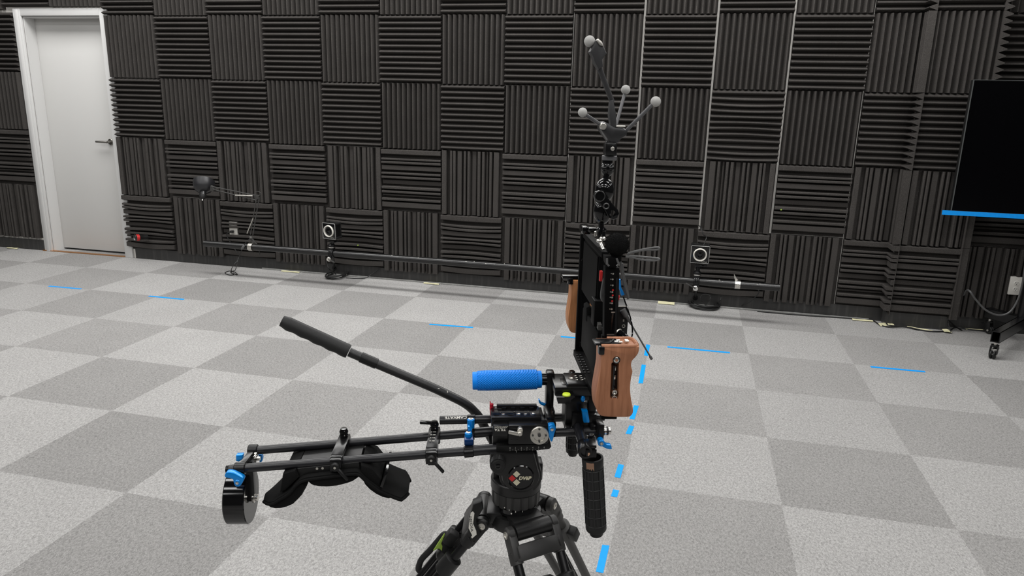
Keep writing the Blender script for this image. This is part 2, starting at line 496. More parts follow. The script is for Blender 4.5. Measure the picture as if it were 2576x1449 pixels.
# ================================================================== THE ROOM
XL, XR, YF, ZC = -3.0, 9.0, -10.0, 3.4
WY = 0.02                                               # wall surface behind the foam
struct('floor', MB().box(((XL + XR) / 2, YF / 2 + 0.1, -0.05), (XR - XL, -YF + 0.4, 0.1)), 'carpet', smooth=0)
struct('ceiling', MB().box(((XL + XR) / 2, YF / 2, ZC + 0.05), (XR - XL, -YF + 0.4, 0.1)), 'ceiling', smooth=0)
DX0, DX1, DZ = -0.865, -0.045, 2.095                    # door opening
mb = MB()
mb.box(((XL + DX0) / 2, WY + 0.1, ZC / 2), (DX0 - XL, 0.2, ZC))
mb.box(((XR + DX1) / 2, WY + 0.1, ZC / 2), (XR - DX1, 0.2, ZC))
mb.box(((DX0 + DX1) / 2, WY + 0.1, (ZC + DZ) / 2), (DX1 - DX0, 0.2, ZC - DZ))
struct('wall_back', mb, 'wall', smooth=0)
struct('wall_left', MB().box((XL - 0.05, YF / 2, ZC / 2), (0.1, -YF, ZC)), 'room', smooth=0)
struct('wall_right', MB().box((XR + 0.05, YF / 2, ZC / 2), (0.1, -YF, ZC)), 'room', smooth=0)
struct('wall_front', MB().box(((XL + XR) / 2, YF - 0.05, ZC / 2), (XR - XL, 0.1, ZC)), 'room', smooth=0)
# pillar standing out of the back wall
PX0, PX1, PY1 = 6.342, 6.722, -0.078
struct('wall_pillar', MB().box(((PX0 + PX1) / 2, (PY1 + WY) / 2, ZC / 2), (PX1 - PX0, WY - PY1, ZC)), 'wall', smooth=0)
# vinyl base
BZ, BT = 0.098, 0.012
struct('baseboard_back', MB().box((3.2, WY - BT / 2, BZ / 2), (2 * (PX0 - 3.2), BT, BZ)), 'base')
mb = MB()
mb.box(((PX0 + PX1) / 2, PY1 - BT / 2, BZ / 2), (PX1 - PX0 + 2 * BT, BT, BZ))
mb.box((PX0 - BT / 2, (PY1 + WY) / 2, BZ / 2), (BT, WY - PY1, BZ))
mb.box((PX1 + BT / 2, (PY1 + WY) / 2, BZ / 2), (BT, WY - PY1, BZ))
struct('baseboard_pillar', mb, 'base')
struct('baseboard_right', MB().box(((PX1 + XR) / 2, WY - BT / 2, BZ / 2), (XR - PX1, BT, BZ)), 'base')
struct('baseboard_left', MB().box(((XL - 0.94) / 2, WY - BT / 2, BZ / 2), (-0.94 - XL, BT, BZ)), 'base')
struct('trim_1', MB().box((3.8, WY - BT - 0.006, 0.006), (4.9, 0.012, 0.012), bev=0.002), 'pale_strip')

# ------------------------------------------------------------------ door
door = thing('door_1', 'white flush door in a white frame, set back in the foam-covered wall', 'door', ((DX0 + DX1) / 2, 0.12, 0))
door['kind'] = 'structure'
del door['category']
mb = MB()
mb.box((DX0 - 0.035, WY - 0.011, (DZ + 0.055) / 2), (0.08, 0.022, DZ + 0.055), bev=0.004)
mb.box((DX1 + 0.035, WY - 0.011, (DZ + 0.055) / 2), (0.08, 0.022, DZ + 0.055), bev=0.004)
mb.box(((DX0 + DX1) / 2, WY - 0.0105, DZ + 0.025), (DX1 - DX0 - 0.0102, 0.021, 0.06), bev=0.002)
mb.box((DX0 - 0.028, WY - 0.026, (DZ + 0.045) / 2), (0.035, 0.012, DZ + 0.045), bev=0.005)   # raised moulding
mb.box((DX0 + 0.0115, WY + 0.0705, DZ / 2 - .009), (0.012, 0.139, DZ - .018))
mb.box((DX1 - 0.0115, WY + 0.0705, DZ / 2 - .009), (0.012, 0.139, DZ - .018))
mb.box(((DX0 + DX1) / 2, WY + 0.0705, DZ - 0.013), (DX1 - DX0 - 0.012, 0.139, 0.0095))
obj('door_frame', mb, 'trim', door)
LY = 0.125
obj('door_leaf', MB().box(((DX0 + DX1) / 2, LY + 0.022, DZ / 2), (DX1 - DX0 - 0.036, 0.044, DZ - 0.034), bev=0.002), 'door', door)
hp = PY(277, 357, LY - 0.012)
mb = MB()
mb.cyl(Vector((hp.x, LY, hp.z)), Vector((hp.x, LY - 0.012, hp.z)), 0.028, bev=0.003)
mb.cyl(Vector((hp.x, LY - 0.01, hp.z)), Vector((hp.x, LY - 0.055, hp.z)), 0.011)
mb.tube([Vector((hp.x + 0.006, LY - 0.05, hp.z)), Vector((hp.x - 0.02, LY - 0.053, hp.z)), Vector((hp.x - 0.115, LY - 0.05, hp.z))], 0.0105, 12)
obj('door_handle', mb, 'satin_nickel', door, label='satin nickel lever handle')
tag(obj('threshold_strip', MB().prism([PZ(108, 628, 0.001), PZ(320, 645, 0.001), PZ(322, 647.5, 0.001), PZ(108, 630.5, 0.001)], (0, 0, 0.006), 0.001), 'brass'),
    'thin copper-coloured threshold strip on the carpet under the white door', 'door strip')

# ------------------------------------------------------------------ acoustic foam
TH = 0.05
BLOCK = [(0.015, 0.095, 1), (0.15, 0.19, .95), (0.20, 0.245, 1), (0.265, 0.345, .78), (0.375, 0.415, 1), (0.435, 0.48, 1),
         (0.50, 0.575, .5), (0.60, 0.65, 1), (0.67, 0.715, .95), (0.73, 0.765, .55), (0.79, 0.835, 1), (0.855, 0.945, .88)]

def profile(kind, t0=0.0, t1=1.0):
    pts = []
    if kind == 'wedge':
        n = 12
        for k in range(n):
            pts += [((k + .02) / n, .10), ((k + .43) / n, 1), ((k + .57) / n, 1), ((k + .98) / n, .10)]
        pts = [(0, .10)] + pts + [(1, .10)]
    else:
        pts = [(0, .08)]
        for a, b, h in BLOCK:
            pts += [(a, .08), (a + .004, h - .05), (a + .012, h), (b - .012, h), (b - .004, h - .05), (b, .08)]
        pts += [(1, .08)]
    out = []
    for (a, ha), (b, hb) in zip(pts, pts[1:]):
        for t in (t0, t1):
            if a < t < b: out.append((t, ha + (hb - ha) * (t - a) / (b - a)))
        out.append((b, hb))
    out = sorted([p for p in [pts[0]] + out if t0 - 1e-9 <= p[0] <= t1 + 1e-9], key=lambda q: q[0])
    return out

_foam = {}
def foam_mesh(kind, vert, w, h, flip=False, t0=0.0, t1=1.0, sag=0.0):
    """panel centred on x and z, back at y=0, ribs towards -y"""
    key = (kind, vert, round(w, 4), round(h, 4), flip, t0, t1, sag)
    if key in _foam: return _foam[key]
    L_, E_ = (w, h) if vert else (h, w)
    pr = profile(kind, t0, t1)
    pts = []
    for t, d in pr:
        s = (t - t0) / (t1 - t0)
        if flip: s = 1 - s
        pts.append(((s - .5) * L_, -d * TH))
    pts = [(pts[0][0], 0)] + pts + [(pts[-1][0], 0)]
    t = bmesh.new()
    N = 9 if sag else 1
    rows = []
    for k in range(N + 1):
        e = k / N - .5
        row = []
        for a, y in pts:
            # sagging ribs droop in the middle, most where they stand out furthest
            s_ = sag * math.sin((e + .5) * PI) * (-y / TH) * math.sin(9 * a / L_ + 1) if sag else 0
            row.append(t.verts.new((a + s_, y, e * E_) if vert else (e * E_, y, a * -1 + s_)))
        rows.append(row)
    n = len(pts)
    for r0, r1 in zip(rows, rows[1:]):
        for i in range(n):
            j = (i + 1) % n
            t.faces.new((r0[i], r0[j], r1[j], r1[i]))
    t.faces.new(rows[0]); t.faces.new(rows[-1][::-1])
    bmesh.ops.recalc_face_normals(t, faces=t.faces[:])
    me = bpy.data.meshes.new('foam_panel'); t.to_mesh(me); t.free()
    me.materials.append(M['foam'])
    _foam[key] = me
    return me

def panel(me, loc, label, group, rz=0.0):
    o = bpy.data.objects.new('foam_panel', me); COL.objects.link(o)
    o.location = loc; o.rotation_euler = (0, 0, rz)
    return tag(o, label, 'foam panel', group)

PITCH, Z0 = 0.5004, 0.0863
RN = ['bottom row', 'second row up', 'third row up', 'fourth row up', 'top row']
CN = ['first', 'second', 'third', 'fourth', 'fifth', 'sixth', 'seventh', 'eighth', 'ninth', 'tenth', 'eleventh', 'twelfth']
def describe(kind, vert):
    return 'charcoal %s foam panel with %s ribs' % ('wedge' if kind == 'wedge' else 'uneven-ribbed', 'upright' if vert else 'level')
for r in range(5):
    kind = 'wedge' if r >= 2 else 'block'
    for c in range(12):
        vert = (r + c) % 2 == 1
        w = 0.499; dx = 0.0
        if c in (9, 10, 11) and r >= 1: w, dx = 0.4865, 0.0062       # pale wall shows in the gaps here
        elif c in (8,): w, dx = 0.494, 0.002
        sag = 0.0
        if kind == 'block' and not vert and r == 0: sag = 0.012
        if (r, c) == (2, 10): sag = 0.008
        me = foam_mesh(kind, vert, w, 0.4985, flip=(c % 3 == 1 and kind == 'block' and vert), sag=sag)
        panel(me, (c * 0.5004 + 0.25 + dx + random.uniform(-.0012, .0012), WY, Z0 + PITCH * r + 0.25 + random.uniform(-.0015, .0015)),
              '%s, %s, %s column from the door' % (describe(kind, vert), RN[r], CN[c]), 'foam panels on the back wall')
    # narrow column cut to fit the pillar
    vert = r % 2 == 1
    x0, x1 = 12 * 0.5004 + 0.004, PX0 - .003
    me = foam_mesh(kind, vert, x1 - x0, 0.4985, t0=0.0, t1=(x1 - x0) / 0.499 if vert else 1.0)
    panel(me, ((x0 + x1) / 2, WY, Z0 + PITCH * r + 0.25), 'narrow foam panel with %s ribs left of the pillar, %s' % ('upright' if vert else 'level', RN[r]), 'foam panels on the back wall')
    # pillar: left side, front and right side
    dl = 0.108
    me = foam_mesh(kind, vert, dl, 0.4985, t0=0, t1=dl / 0.499 if vert else 1.0)
    panel(me, (PX0, -0.031 - dl / 2, Z0 + PITCH * r + 0.25), 'cut foam strip on the left side of the pillar, %s' % RN[r], 'foam panels on the pillar', -PI / 2)
    fw = PX1 - PX0 - 0.001
    me = foam_mesh(kind, vert, fw, 0.4985, t0=0, t1=fw / 0.499 if vert else 1.0)
    panel(me, ((PX0 + PX1) / 2, PY1, Z0 + PITCH * r + 0.25), 'foam panel with %s ribs on the front of the pillar, %s' % ('upright' if vert else 'level', RN[r]), 'foam panels on the pillar')
    v2 = vert if r < 3 else False
    if r == 0: v2 = True
    me = foam_mesh(kind, v2, dl, 0.4985, t0=0, t1=dl / 0.5 if v2 else 1.0)
    panel(me, (PX1, -0.031 - dl / 2, Z0 + PITCH * r + 0.25), 'cut foam strip on the right side of the pillar, %s' % RN[r], 'foam panels on the pillar', PI / 2)
    # beyond the pillar, behind the screen
    for k in range(2):
        vb = (r + k) % 2 == 0
        xc = PX1 + 0.003 + 0.25 + k * 0.5004
        if r == 0 and k == 0:
            me = foam_mesh(kind, True, 0.499, 0.4985)
            panel(me, (xc, WY, Z0 + 0.25), 'dark uneven-ribbed foam panel beside the outlet, behind the screen stand', 'foam panels behind the screen')
            continue
        me = foam_mesh(kind, vb, 0.499, 0.4985)
        panel(me, (xc, WY, Z0 + PITCH * r + 0.25), 'foam panel %s, %s' % ('just right of the pillar, partly behind the screen' if k == 0 else 'far right, behind the screen', RN[r]), 'foam panels behind the screen')
# left of the door and over it
for r in range(4):
    kind = 'wedge' if r >= 2 else 'block'; vert = r % 2 == 0
    if r == 2: vert = True
    if r == 3: vert = False
    me = foam_mesh(kind, vert, 0.499, 0.4985)
    panel(me, (-0.945 - 0.25, WY, 0.118 + PITCH * r + 0.25), '%s left of the white door, %s' % (describe(kind, vert), RN[r]), 'foam panels left of the door')
    panel(foam_mesh(kind, not vert, 0.499, 0.4985), (-0.945 - 0.752, WY, 0.118 + PITCH * r + 0.25), 'foam panel second to the left of the white door, %s' % RN[r], 'foam panels left of the door')
zo = DZ + 0.055 + 0.012 + 0.25
panel(foam_mesh('wedge', False, 0.485, 0.4985), (-0.78, WY, zo), 'charcoal wedge foam panel with level ribs over the left half of the door', 'foam panels over the door')
panel(foam_mesh('wedge', True, 0.533, 0.4985), (-0.268, WY, zo), 'charcoal wedge foam panel with upright ribs over the right half of the door', 'foam panels over the door')
panel(foam_mesh('wedge', True, 0.499, 0.4985), (-1.275, WY, zo - 0.02), 'charcoal wedge foam panel with upright ribs at the top left, past the door', 'foam panels left of the door')

# ------------------------------------------------------------------ outlets
def outlet(c, label, plug=False):
    c = Vector(c)
    t = thing('wall_outlet', label, 'outlet', (c.x, WY, c.z))
    obj('cover_plate', MB().box((c.x, (c.y + WY) / 2, c.z), (0.078, WY - c.y, 0.124), bev=0.004), 'outlet', t)
    for s in (-1, 1):
        z = c.z + s * 0.021
        s_ = obj('socket', MB().cyl((c.x, c.y + 0.001, z), (c.x, c.y - 0.003, z), 0.0165, bev=0.001), 'outlet', t)
        mb = MB()
        for d in (-1, 1): mb.box((c.x + d * 0.0064, c.y - 0.003, z + 0.003), (0.0026, 0.0012, 0.008))
        mb.cyl((c.x, c.y - 0.0024, z - 0.0075), (c.x, c.y - 0.0036, z - 0.0075), 0.0026)
        obj('slots', mb, 'outlet_dark', s_)
    return t
oc = PY(586.5, 576, WY - 0.03)
outlet(oc, 'white wall outlet with a black plug, in a foam panel behind the desk lamp')
oc2 = PY(2556, 720, WY - TH - 0.006)
outlet(oc2, 'white double wall outlet low on the wall behind the screen stand')
mb = MB()
mb.box((oc.x - 0.002, oc.y - 0.018, oc.z - 0.021), (0.026, 0.03, 0.022), bev=0.004)
mb.tube(spline([(oc.x - 0.015, oc.y - 0.03, oc.z - 0.024), (oc.x - 0.045, oc.y - 0.035, oc.z - 0.05), PY(583, 615, oc.y - 0.03), PY(600, 640, oc.y - 0.03)]), 0.0035, 8)
tag(obj('power_plug', mb, 'cable'), 'black plug and cord in the lower socket of the outlet behind the lamp', 'plug')

# ------------------------------------------------------------------ rail on which the cameras sit
PYY = -0.33
pa, pb = PY(515, 612, PYY), PY(1961, 724, PYY)
PZZ = (pa.z + pb.z) / 2
PR = 0.0255
pa.z = pb.z = PZZ
rail = thing('pipe_rail', 'long black metal pipe running level in front of the foam wall', 'pipe', ((pa.x + pb.x) / 2, PYY, PZZ - PR))
def pipe_x(px): return PY(px, 612 + (px - 515) / (1961 - 515) * 112, PYY).x
mb = MB()
n = 28
mb.lathe(pa, pb - pa, [(PR, 0), (PR, (pb - pa).length), (PR - .004, (pb - pa).length), (PR - .004, 0.001)], n, cap=False)
obj('pipe', mb, mat('painted_black_pipe', (0.010, 0.010, 0.010), 0.27, 0, 0.55, bump=0.25, bscale=60, var=0.5, vscale=18), rail)
for x in (pipe_x(836), pipe_x(1753)):
    mb = MB()
    mb.cyl((x, PYY, PZZ), (x + (x - CAMLOC.x) / 5.2 * .31, WY - BT - .002, BZ * .62), 0.009)
    mb.cyl((x - 0.016, PYY, PZZ), (x + 0.016, PYY, PZZ), PR + 0.004, n=28)
    x2 = x + (x - CAMLOC.x) / 5.2 * .31
    mb.cyl((x2, WY - BT - 0.006, BZ * .62), (x2, WY - BT, BZ * .62), 0.02, bev=0.002)
    obj('wall_bracket', mb, 'black_metal', rail)
mb = MB()                                                # chipped paint
rnd = random.Random(5)
for px in (985, 1052, 1172, 1192, 1222, 1243, 1268, 1306, 1359, 1810, 1818, 1905, 1912):
    py = 612 + (px - 515) * (724 - 612) / (1961 - 515) - 6 + rnd.uniform(-3, 3)
    q = PY(px, py, PYY - PR * 0.85)
    zz = min(max(q.z - PZZ, -PR * .9), PR * .9); yy = -math.sqrt(PR * PR - zz * zz)
    mb.ball((q.x, PYY + yy, PZZ + zz), 0.0035, 8, 6, (rnd.uniform(.7, 1.8), .25, .6))
obj('paint_chips', mb, 'white', rail, label='pale chips in the black paint')

def pipe_at(px):                                         # point on the pipe's axis under this picture column
    t = (px - 515) / (1961 - 515)
    v = 612 + t * 112
    p = PY(px, v, PYY); return Vector((p.x, PYY, PZZ))

# ------------------------------------------------------------------ motion capture cameras
def mocap(px, py, foot_px, yaw, pitch, label, lever):
    c = PY(px, py, PYY - 0.03)
    foot = pipe_at(foot_px)
    t = thing('motion_capture_camera', label, 'camera', foot + Vector((0, 0, -PR)), 'cameras clamped to the pipe rail')
    f = Matrix.Rotation(yaw, 3, 'Z') @ Matrix.Rotation(pitch, 3, 'X') @ Vector((0, -1, 0))
    rx = Matrix.Rotation(yaw, 3, 'Z') @ Vector((1, 0, 0))
    up = rx.cross(-f) * 1.0
    up = (-f).cross(rx) * -1 if up.z < 0 else up
    ax = (rx, -f, up)
    S = 0.124
    body = MB()
    body.box(c - f * 0.035, (S * .86, 0.05, S * .86), ax, 0.004)
    body.box(c - f * 0.068, (S * .96, 0.014, S * .96), ax, 0.006)
    for a in (-1, 1):
        for b in (-1, 1): body.cyl(c + rx * a * S * .44 + up * b * S * .44, c - f * 0.07 + rx * a * S * .44 + up * b * S * .44, 0.009, n=12)
    for k in range(5): body.box(c - f * (0.02 + k * .009), (S * .93, 0.003, S * .8), ax)
    bo = obj('camera_body', body, 'plastic', t)
    obj('front_plate', MB().box(c + f * 0.001, (S, 0.012, S), ax, 0.004), 'gloss_black', t)
    mb = MB()                                            # pale rim of the front plate
    e = S / 2
    rim = [c + f * 0.007 + rx * a * e + up * b * e for a, b in ((-.94, -1), (.94, -1), (1, -.94), (1, .94), (.94, 1), (-.94, 1), (-1, .94), (-1, -.94), (-.94, -1))]
    mb.tube(rim, 0.0022, 6)
    obj('plate_rim', mb, 'pale_strip', t)
    mb = MB(); o_ = c + f * 0.006
    mb.lathe(o_, f, [(0.047, 0), (0.046, 0.012), (0.042, 0.014), (0.036, 0.004), (0.036, 0)], 40, cap=False)
    obj('lens_ring', mb, 'white', t, label='white ring round the lens')
    mb = MB()
    mb.lathe(o_, f, [(0.036, 0), (0.036, 0.003), (0.022, 0.005), (0.022, 0)], 40, cap=False)
    lp = obj('light_plate', mb, 'plastic', t)
    mb = MB()
    for k in range(20):
        a = 2 * PI * k / 20
        mb.ball(o_ + f * 0.004 + rx * math.cos(a) * .029 + up * math.sin(a) * .029, 0.0026, 8, 6)
    obj('infrared_light', mb, 'dark_steel', lp)
    mb = MB()
    mb.lathe(o_, f, [(0.022, 0), (0.022, 0.012), (0.017, 0.013), (0.016, 0.006), (0.009, 0.008), (0.0, 0.009)], 32)
    obj('lens', mb, 'gloss_black', t)
    mb = MB(); add_text(mb, 'OptiTrack', c + f * 0.0075 + rx * S * .25 - up * S * .415, rx, up, 0.0075, 0.04, 0.02)
    obj('lettering', mb, 'white', t)
    # ball head and clamp
    base = c - f * 0.03 - up * S * .46
    mb = MB()
    mb.cyl(base, base - W * 0.014, 0.02, n=20)
    k = Vector((foot.x, foot.y, foot.z + PR + 0.012))
    j = base - W * 0.02
    mb.box(j - W * 0.012, (0.05, 0.05, 0.016), bev=0.003)
    mb.cyl(j - W * 0.015 + X * 0.02, j - W * 0.008 + X * 0.055 + Y * -0.01, 0.007, n=12)
    mb.cyl(j - W * 0.02, k + W * 0.03, 0.014, n=16)
    mb.lathe(k + W * 0.03, -W, [(0.016, -.01), (0.027, 0), (0.027, 0.012), (0.02, 0.02)], 28)
    mb.box(k - W * 0.002, (0.04, 0.05, 0.022), bev=0.004)
    h = obj('ball_head', mb, 'black_metal', t)
    mb = MB(); mb.lathe(k + W * 0.016, -W, [(0.025, 0), (0.0275, 0.002), (0.0275, 0.008), (0.024, 0.01)], 28)
    obj('bright_collar', mb, 'chrome', h)
    mb = MB()
    arc = [Vector((foot.x, foot.y + math.cos(a) * (PR + .006), foot.z + math.sin(a) * (PR + .006))) for a in [PI * .5 + PI * q / 10 for q in range(-10, 11)]]
    for off in (-.012, 0, .012): mb.tube([p + X * off for p in arc], 0.0075, 8)
    mb.box((foot.x, foot.y - PR - 0.008, foot.z - 0.022), (0.03, 0.02, 0.032), bev=0.003)
    obj('pipe_clamp', mb, 'black_metal', t)
    mb = MB(); q = Vector((foot.x - 0.003, foot.y - PR - 0.016, foot.z - 0.04))
    mb.cyl(q, q + Vector((0, -0.014, 0)), 0.018, n=24, bev=0.002)
    kn = obj('clamp_knob', mb, 'chrome', t)
    mb = MB(); mb.bar(q + Vector((0, -.014, 0)), q + lever, 0.011, 0.008, bev=0.002)
    obj('lever', mb, 'grey_plastic', kn)
    return c, t
cL, tL = mocap(829, 581, 835, -0.22, 0.05, 'left of two square motion capture cameras, on the pipe near the desk lamp', Vector((0.055, -.02, -0.02)))
cR, tR = mocap(1761, 640, 1752, 0.02, 0.12, 'right of two square motion capture cameras, near the right end of the pipe', Vector((-0.07, -.02, 0.035)))
mb = MB()
mb.tube(spline([cR + Vector((0.02, .05, .055)), cR + Vector((0.035, .09, .11)), PY(1769, 590, -0.13), PY(1763, 572, -0.06), PY(1754, 566, -0.01)]), 0.0035, 8)
tag(obj('camera_cable', mb, 'cable'), 'thin black cable arching up behind the right camera', 'cable')

# silver pipe clamp
q = pipe_at(1855)
mb = MB()
arc = []
for k in range(25):
    a = 2 * PI * k / 24
    arc.append((math.cos(a), math.sin(a)))
rows = [[Vector((q.x + s * 0.018, q.y + ca * (PR + rr), q.z + sa * (PR + rr))) for ca, sa in arc] for s, rr in ((-1, .001), (-1, .006), (1, .006), (1, .001))]
mb.grid(rows)
cl = thing('pipe_coupler', 'bright steel clamp band round the right end of the pipe', 'pipe clamp', (q.x, q.y, q.z - PR))
obj('band', mb, 'chrome', cl)
mb = MB(); mb.box((q.x, q.y - PR - 0.006, q.z - 0.006), (0.012, 0.008, 0.012)); mb.cyl((q.x, q.y - PR - 0.008, q.z - 0.01), (q.x, q.y - PR - 0.014, q.z - 0.01), 0.004, n=12)
obj('bolt', mb, 'steel', cl)
mb = MB()
mb.prism([Vector((q.x - 0.03, q.y, q.z + PR + .05)), Vector((q.x - 0.012, q.y, q.z + PR + .022)), Vector((q.x + .004, q.y, q.z + PR + .004)), Vector((q.x - .018, q.y, q.z + PR + .002)), Vector((q.x - 0.026, q.y, q.z + PR + .02))], (0, 0.012, 0), 0.001)
obj('wing_nut', mb, 'steel', cl)

# ------------------------------------------------------------------ desk lamp clamped to the pipe
LYY = PYY + 0.02
q = pipe_at(632)
def LQ(u, v, d=0.0): return PY(u, v, LYY + d)
lamp = thing('desk_lamp', 'black swing-arm desk lamp clamped to the left part of the pipe', 'lamp', (q.x, q.y, q.z - PR))
mb = MB()
mb.grid([[Vector((q.x + s * 0.018, q.y + ca * (PR + rr), q.z + sa * (PR + rr))) for ca, sa in arc] for s, rr in ((-1, .001), (-1, .007), (1, .007), (1, .001))])
mb.box((q.x, q.y - PR - 0.004, q.z), (0.036, 0.008, 0.034), bev=0.002)
obj('clamp', mb, 'steel', lamp, label='pale metal clamp')
mb = MB()
g = LQ(632, 599); mb.bar(Vector((q.x + .012, LYY, q.z + PR)), LQ(637, 606), 0.022, 0.018, Y, 0.002)
mb.bar(LQ(645, 616), LQ(630, 598), 0.016, 0.02, Y, 0.002)
mb.cyl(LQ(630.5, 597, -0.014), LQ(630.5, 597, 0.014), 0.014, n=20)
mb.bar(LQ(652, 626), LQ(653, 640), 0.006, 0.006)
ba = obj('base_bracket', mb, 'grey_plastic', lamp)
obj('pivot_bolt', MB().cyl(LQ(630.5, 597, -0.018), LQ(630.5, 597, -0.013), 0.007, n=16), 'chrome', ba)
mb = MB()
for d in (-.007, .007):
    mb.tube([LQ(636, 592, d), LQ(652, 497, d)], 0.0042, 8)
    mb.tube([LQ(630, 590, d), LQ(644, 506, d)], 0.0042, 8)
ar = obj('lower_arm', mb, 'grey_plastic', lamp)
mb = MB()
for d in (-.012, .012): mb.tube([LQ(621.5, 587, d), LQ(636.5, 549.5, d)], 0.0055, 8)
obj('spring', mb, 'steel', ar)
mb = MB()
mb.prism([LQ(638, 490, -.008), LQ(652, 491, -.008), LQ(650, 500, -.008), LQ(644, 505, -.008), LQ(640, 500, -.008)], (0, .016, 0), .001)
for u_, v_ in ((640, 491), (651, 492), (643, 503)): mb.cyl(LQ(u_, v_, -.012), LQ(u_, v_, .012), 0.0045, n=12)
mb.tube(spline([LQ(640, 494, .01), LQ(640, 486, .014), LQ(648, 481.5, .016), LQ(656, 486, .014), LQ(653, 494, .01)]), 0.0022, 8)
obj('elbow_joint', mb, 'grey_plastic', lamp)
mb = MB()
for d in (-.007, .007):
    mb.tube([LQ(640, 491, d), LQ(533, 469, d)], 0.0042, 8)
    mb.tube([LQ(642, 503, d), LQ(538, 477, d)], 0.0042, 8)
ar = obj('upper_arm', mb, 'grey_plastic', lamp)
mb = MB()
for d in (-.012, .012): mb.tube([LQ(592, 491, d), LQ(636, 492.5, d)], 0.0055, 8)
obj('spring', mb, 'steel', ar)
mb = MB()
mb.prism([LQ(530, 466, -.01), LQ(540, 475, -.01), LQ(536, 481, -.01), LQ(527, 482, -.01)], (0, .02, 0), .001)
mb.bar(LQ(531, 479), LQ(520, 484), 0.01, 0.008)
for u_, v_ in ((531, 469), (539, 477)): mb.cyl(LQ(u_, v_, -.014), LQ(u_, v_, .014), 0.004, n=12)
obj('head_bracket', mb, 'grey_plastic', lamp)
sa = Vector((-0.24, 0.55, 0.80)).normalized()
so = LQ(511, 483)
mb = MB()
pr = [(0.026, 0.0), (0.042, 0.004), (0.062, 0.017), (0.076, 0.040), (0.083, 0.068), (0.086, 0.098), (0.084, 0.098), (0.081, 0.068), (0.074, 0.042), (0.060, 0.020), (0.02, 0.006)]
mb.lathe(so, sa, pr, 40, cap=False)
obj('lamp_shade', mb, mat('shade_black', (0.018, 0.018, 0.02), 0.38, 0, 0.5), lamp)
mb = MB()
mb.lathe(so + sa * .006, -sa, [(0.024, 0), (0.027, .01), (0.027, .04), (0.022, .062), (0.013, .072)], 28)
so_ = obj('lamp_socket', mb, 'rubber', lamp)
sx, sy, _ = frame(sa)
mb = MB()
for k in range(10):
    a = 2 * PI * k / 10
    d = sx * math.cos(a) + sy * math.sin(a)
    mb.bar(so - sa * .008 + d * .0265, so - sa * .034 + d * .0268, 0.003, 0.003, d)
obj('vent_slots', mb, 'gloss_black', so_)
obj('switch_knob', MB().cyl(so - sa * .064, so - sa * .08, 0.005, n=12), 'steel', so_)
mb = MB()
path = [LQ(622, 606, -.045), LQ(616, 614, -.05), LQ(607, 632, -.06)]
pth = [PY(607, 632, LYY - .06), PY(597, 655, LYY - .07), PY(586, 670, LYY - .085), PZ(582, 681, .004), PZ(592, 690, .004), PZ(597, 694 - 4, .004), PZ(588, 683, .005), PZ(575, 682, .005),
       PZ(566, 687, .004), PZ(578, 692, .004), PZ(588, 690, .006), PZ(580, 684, .007), PZ(592, 679, .01), PY(595, 665, LYY - .09), PY(600, 648, LYY - .07)]
mb.tube(spline([LQ(628, 602, -.03)] + path + pth[1:], 6), 0.0032, 8)
cb = obj('lamp_cord', mb, 'cable', lamp)
s0, s1 = LQ(616, 615, -.05), LQ(606, 630, -.058)
mb = MB(); mb.ball((s0 + s1) / 2, 0.026, 16, 10, (0.42, .34, 1.0), (Y.cross((s1 - s0).normalized()).normalized(), Y, (s1 - s0).normalized()))
obj('cord_switch', mb, 'grey_cable', cb)

# ------------------------------------------------------------------ small black lamp head with a red band in the foam by the door
fo = PY(357, 597, -0.085); fd = Vector((-0.45, -0.85, 0.05)).normalized()
fl = thing('flashlight', 'small black tube with a red band sticking out of the foam near the door', 'flashlight', fo - fd * .05)
obj('tube', MB().lathe(fo - fd * .05, fd, [(0.018, 0), (0.021, 0.02), (0.021, .06), (0.026, .07), (0.026, .075)], 28), 'plastic', fl)
obj('red_band', MB().lathe(fo + fd * .024, fd, [(0.0262, 0), (0.0285, .003), (0.0285, .022), (0.0262, .025)], 28), 'red', fl, label='red band')
mb = MB(); mb.lathe(fo + fd * .048, fd, [(0.026, 0), (0.027, .01), (0.0285, .012), (0.0265, .014), (0.022, .003), (0, .001)], 28)
obj('bezel', mb, 'dark_steel', fl)

# ------------------------------------------------------------------ cable coils on the floor
def coil(px, py, rx, ry, n, r, seed, label, tails):
    rn = random.Random(seed); c = PZ(px, py, 0)
    a = (PZ(px + rx, py, 0) - PZ(px - rx, py, 0)).length / 2
    b = (PZ(px, py + ry, 0) - PZ(px, py - ry, 0)).length / 2
    pts = []
    for k in range(n * 14 + 1):
        t = k / 14 * 2 * PI
        loop = k // 14; u = 0.80 + 0.2 * ((loop * 0.618) % 1) + rn.uniform(-.03, .03)
        pts.append(c + Vector((math.cos(t) * a * u + 0.012 * math.sin(loop * 2.1), math.sin(t) * b * u + 0.012 * math.cos(loop * 1.7), r + 0.004 + 0.0065 * (loop % 5) + rn.uniform(0, .003))))
    mb = MB(); mb.tube(spline(pts, 3), r, 7)
    for tl in tails: mb.tube(spline(tl, 6), r, 7)
    return tag(obj('cable_coil', mb, 'cable'), label, 'cable coil', 'coiled cables by the wall')
coil(847, 697, 25, 8.5, 6, 0.0038, 3, 'small neat coil of black cable on the carpet below the left camera',
     [[PZ(845, 690, .01), PY(828, 677, -0.12), PY(823, 664, -0.10), PY(821, 652, -.06)], [PZ(870, 699, .008), PZ(915, 700, .006), PY(935, 690, -0.015), PY(953, 677, -.012)]])
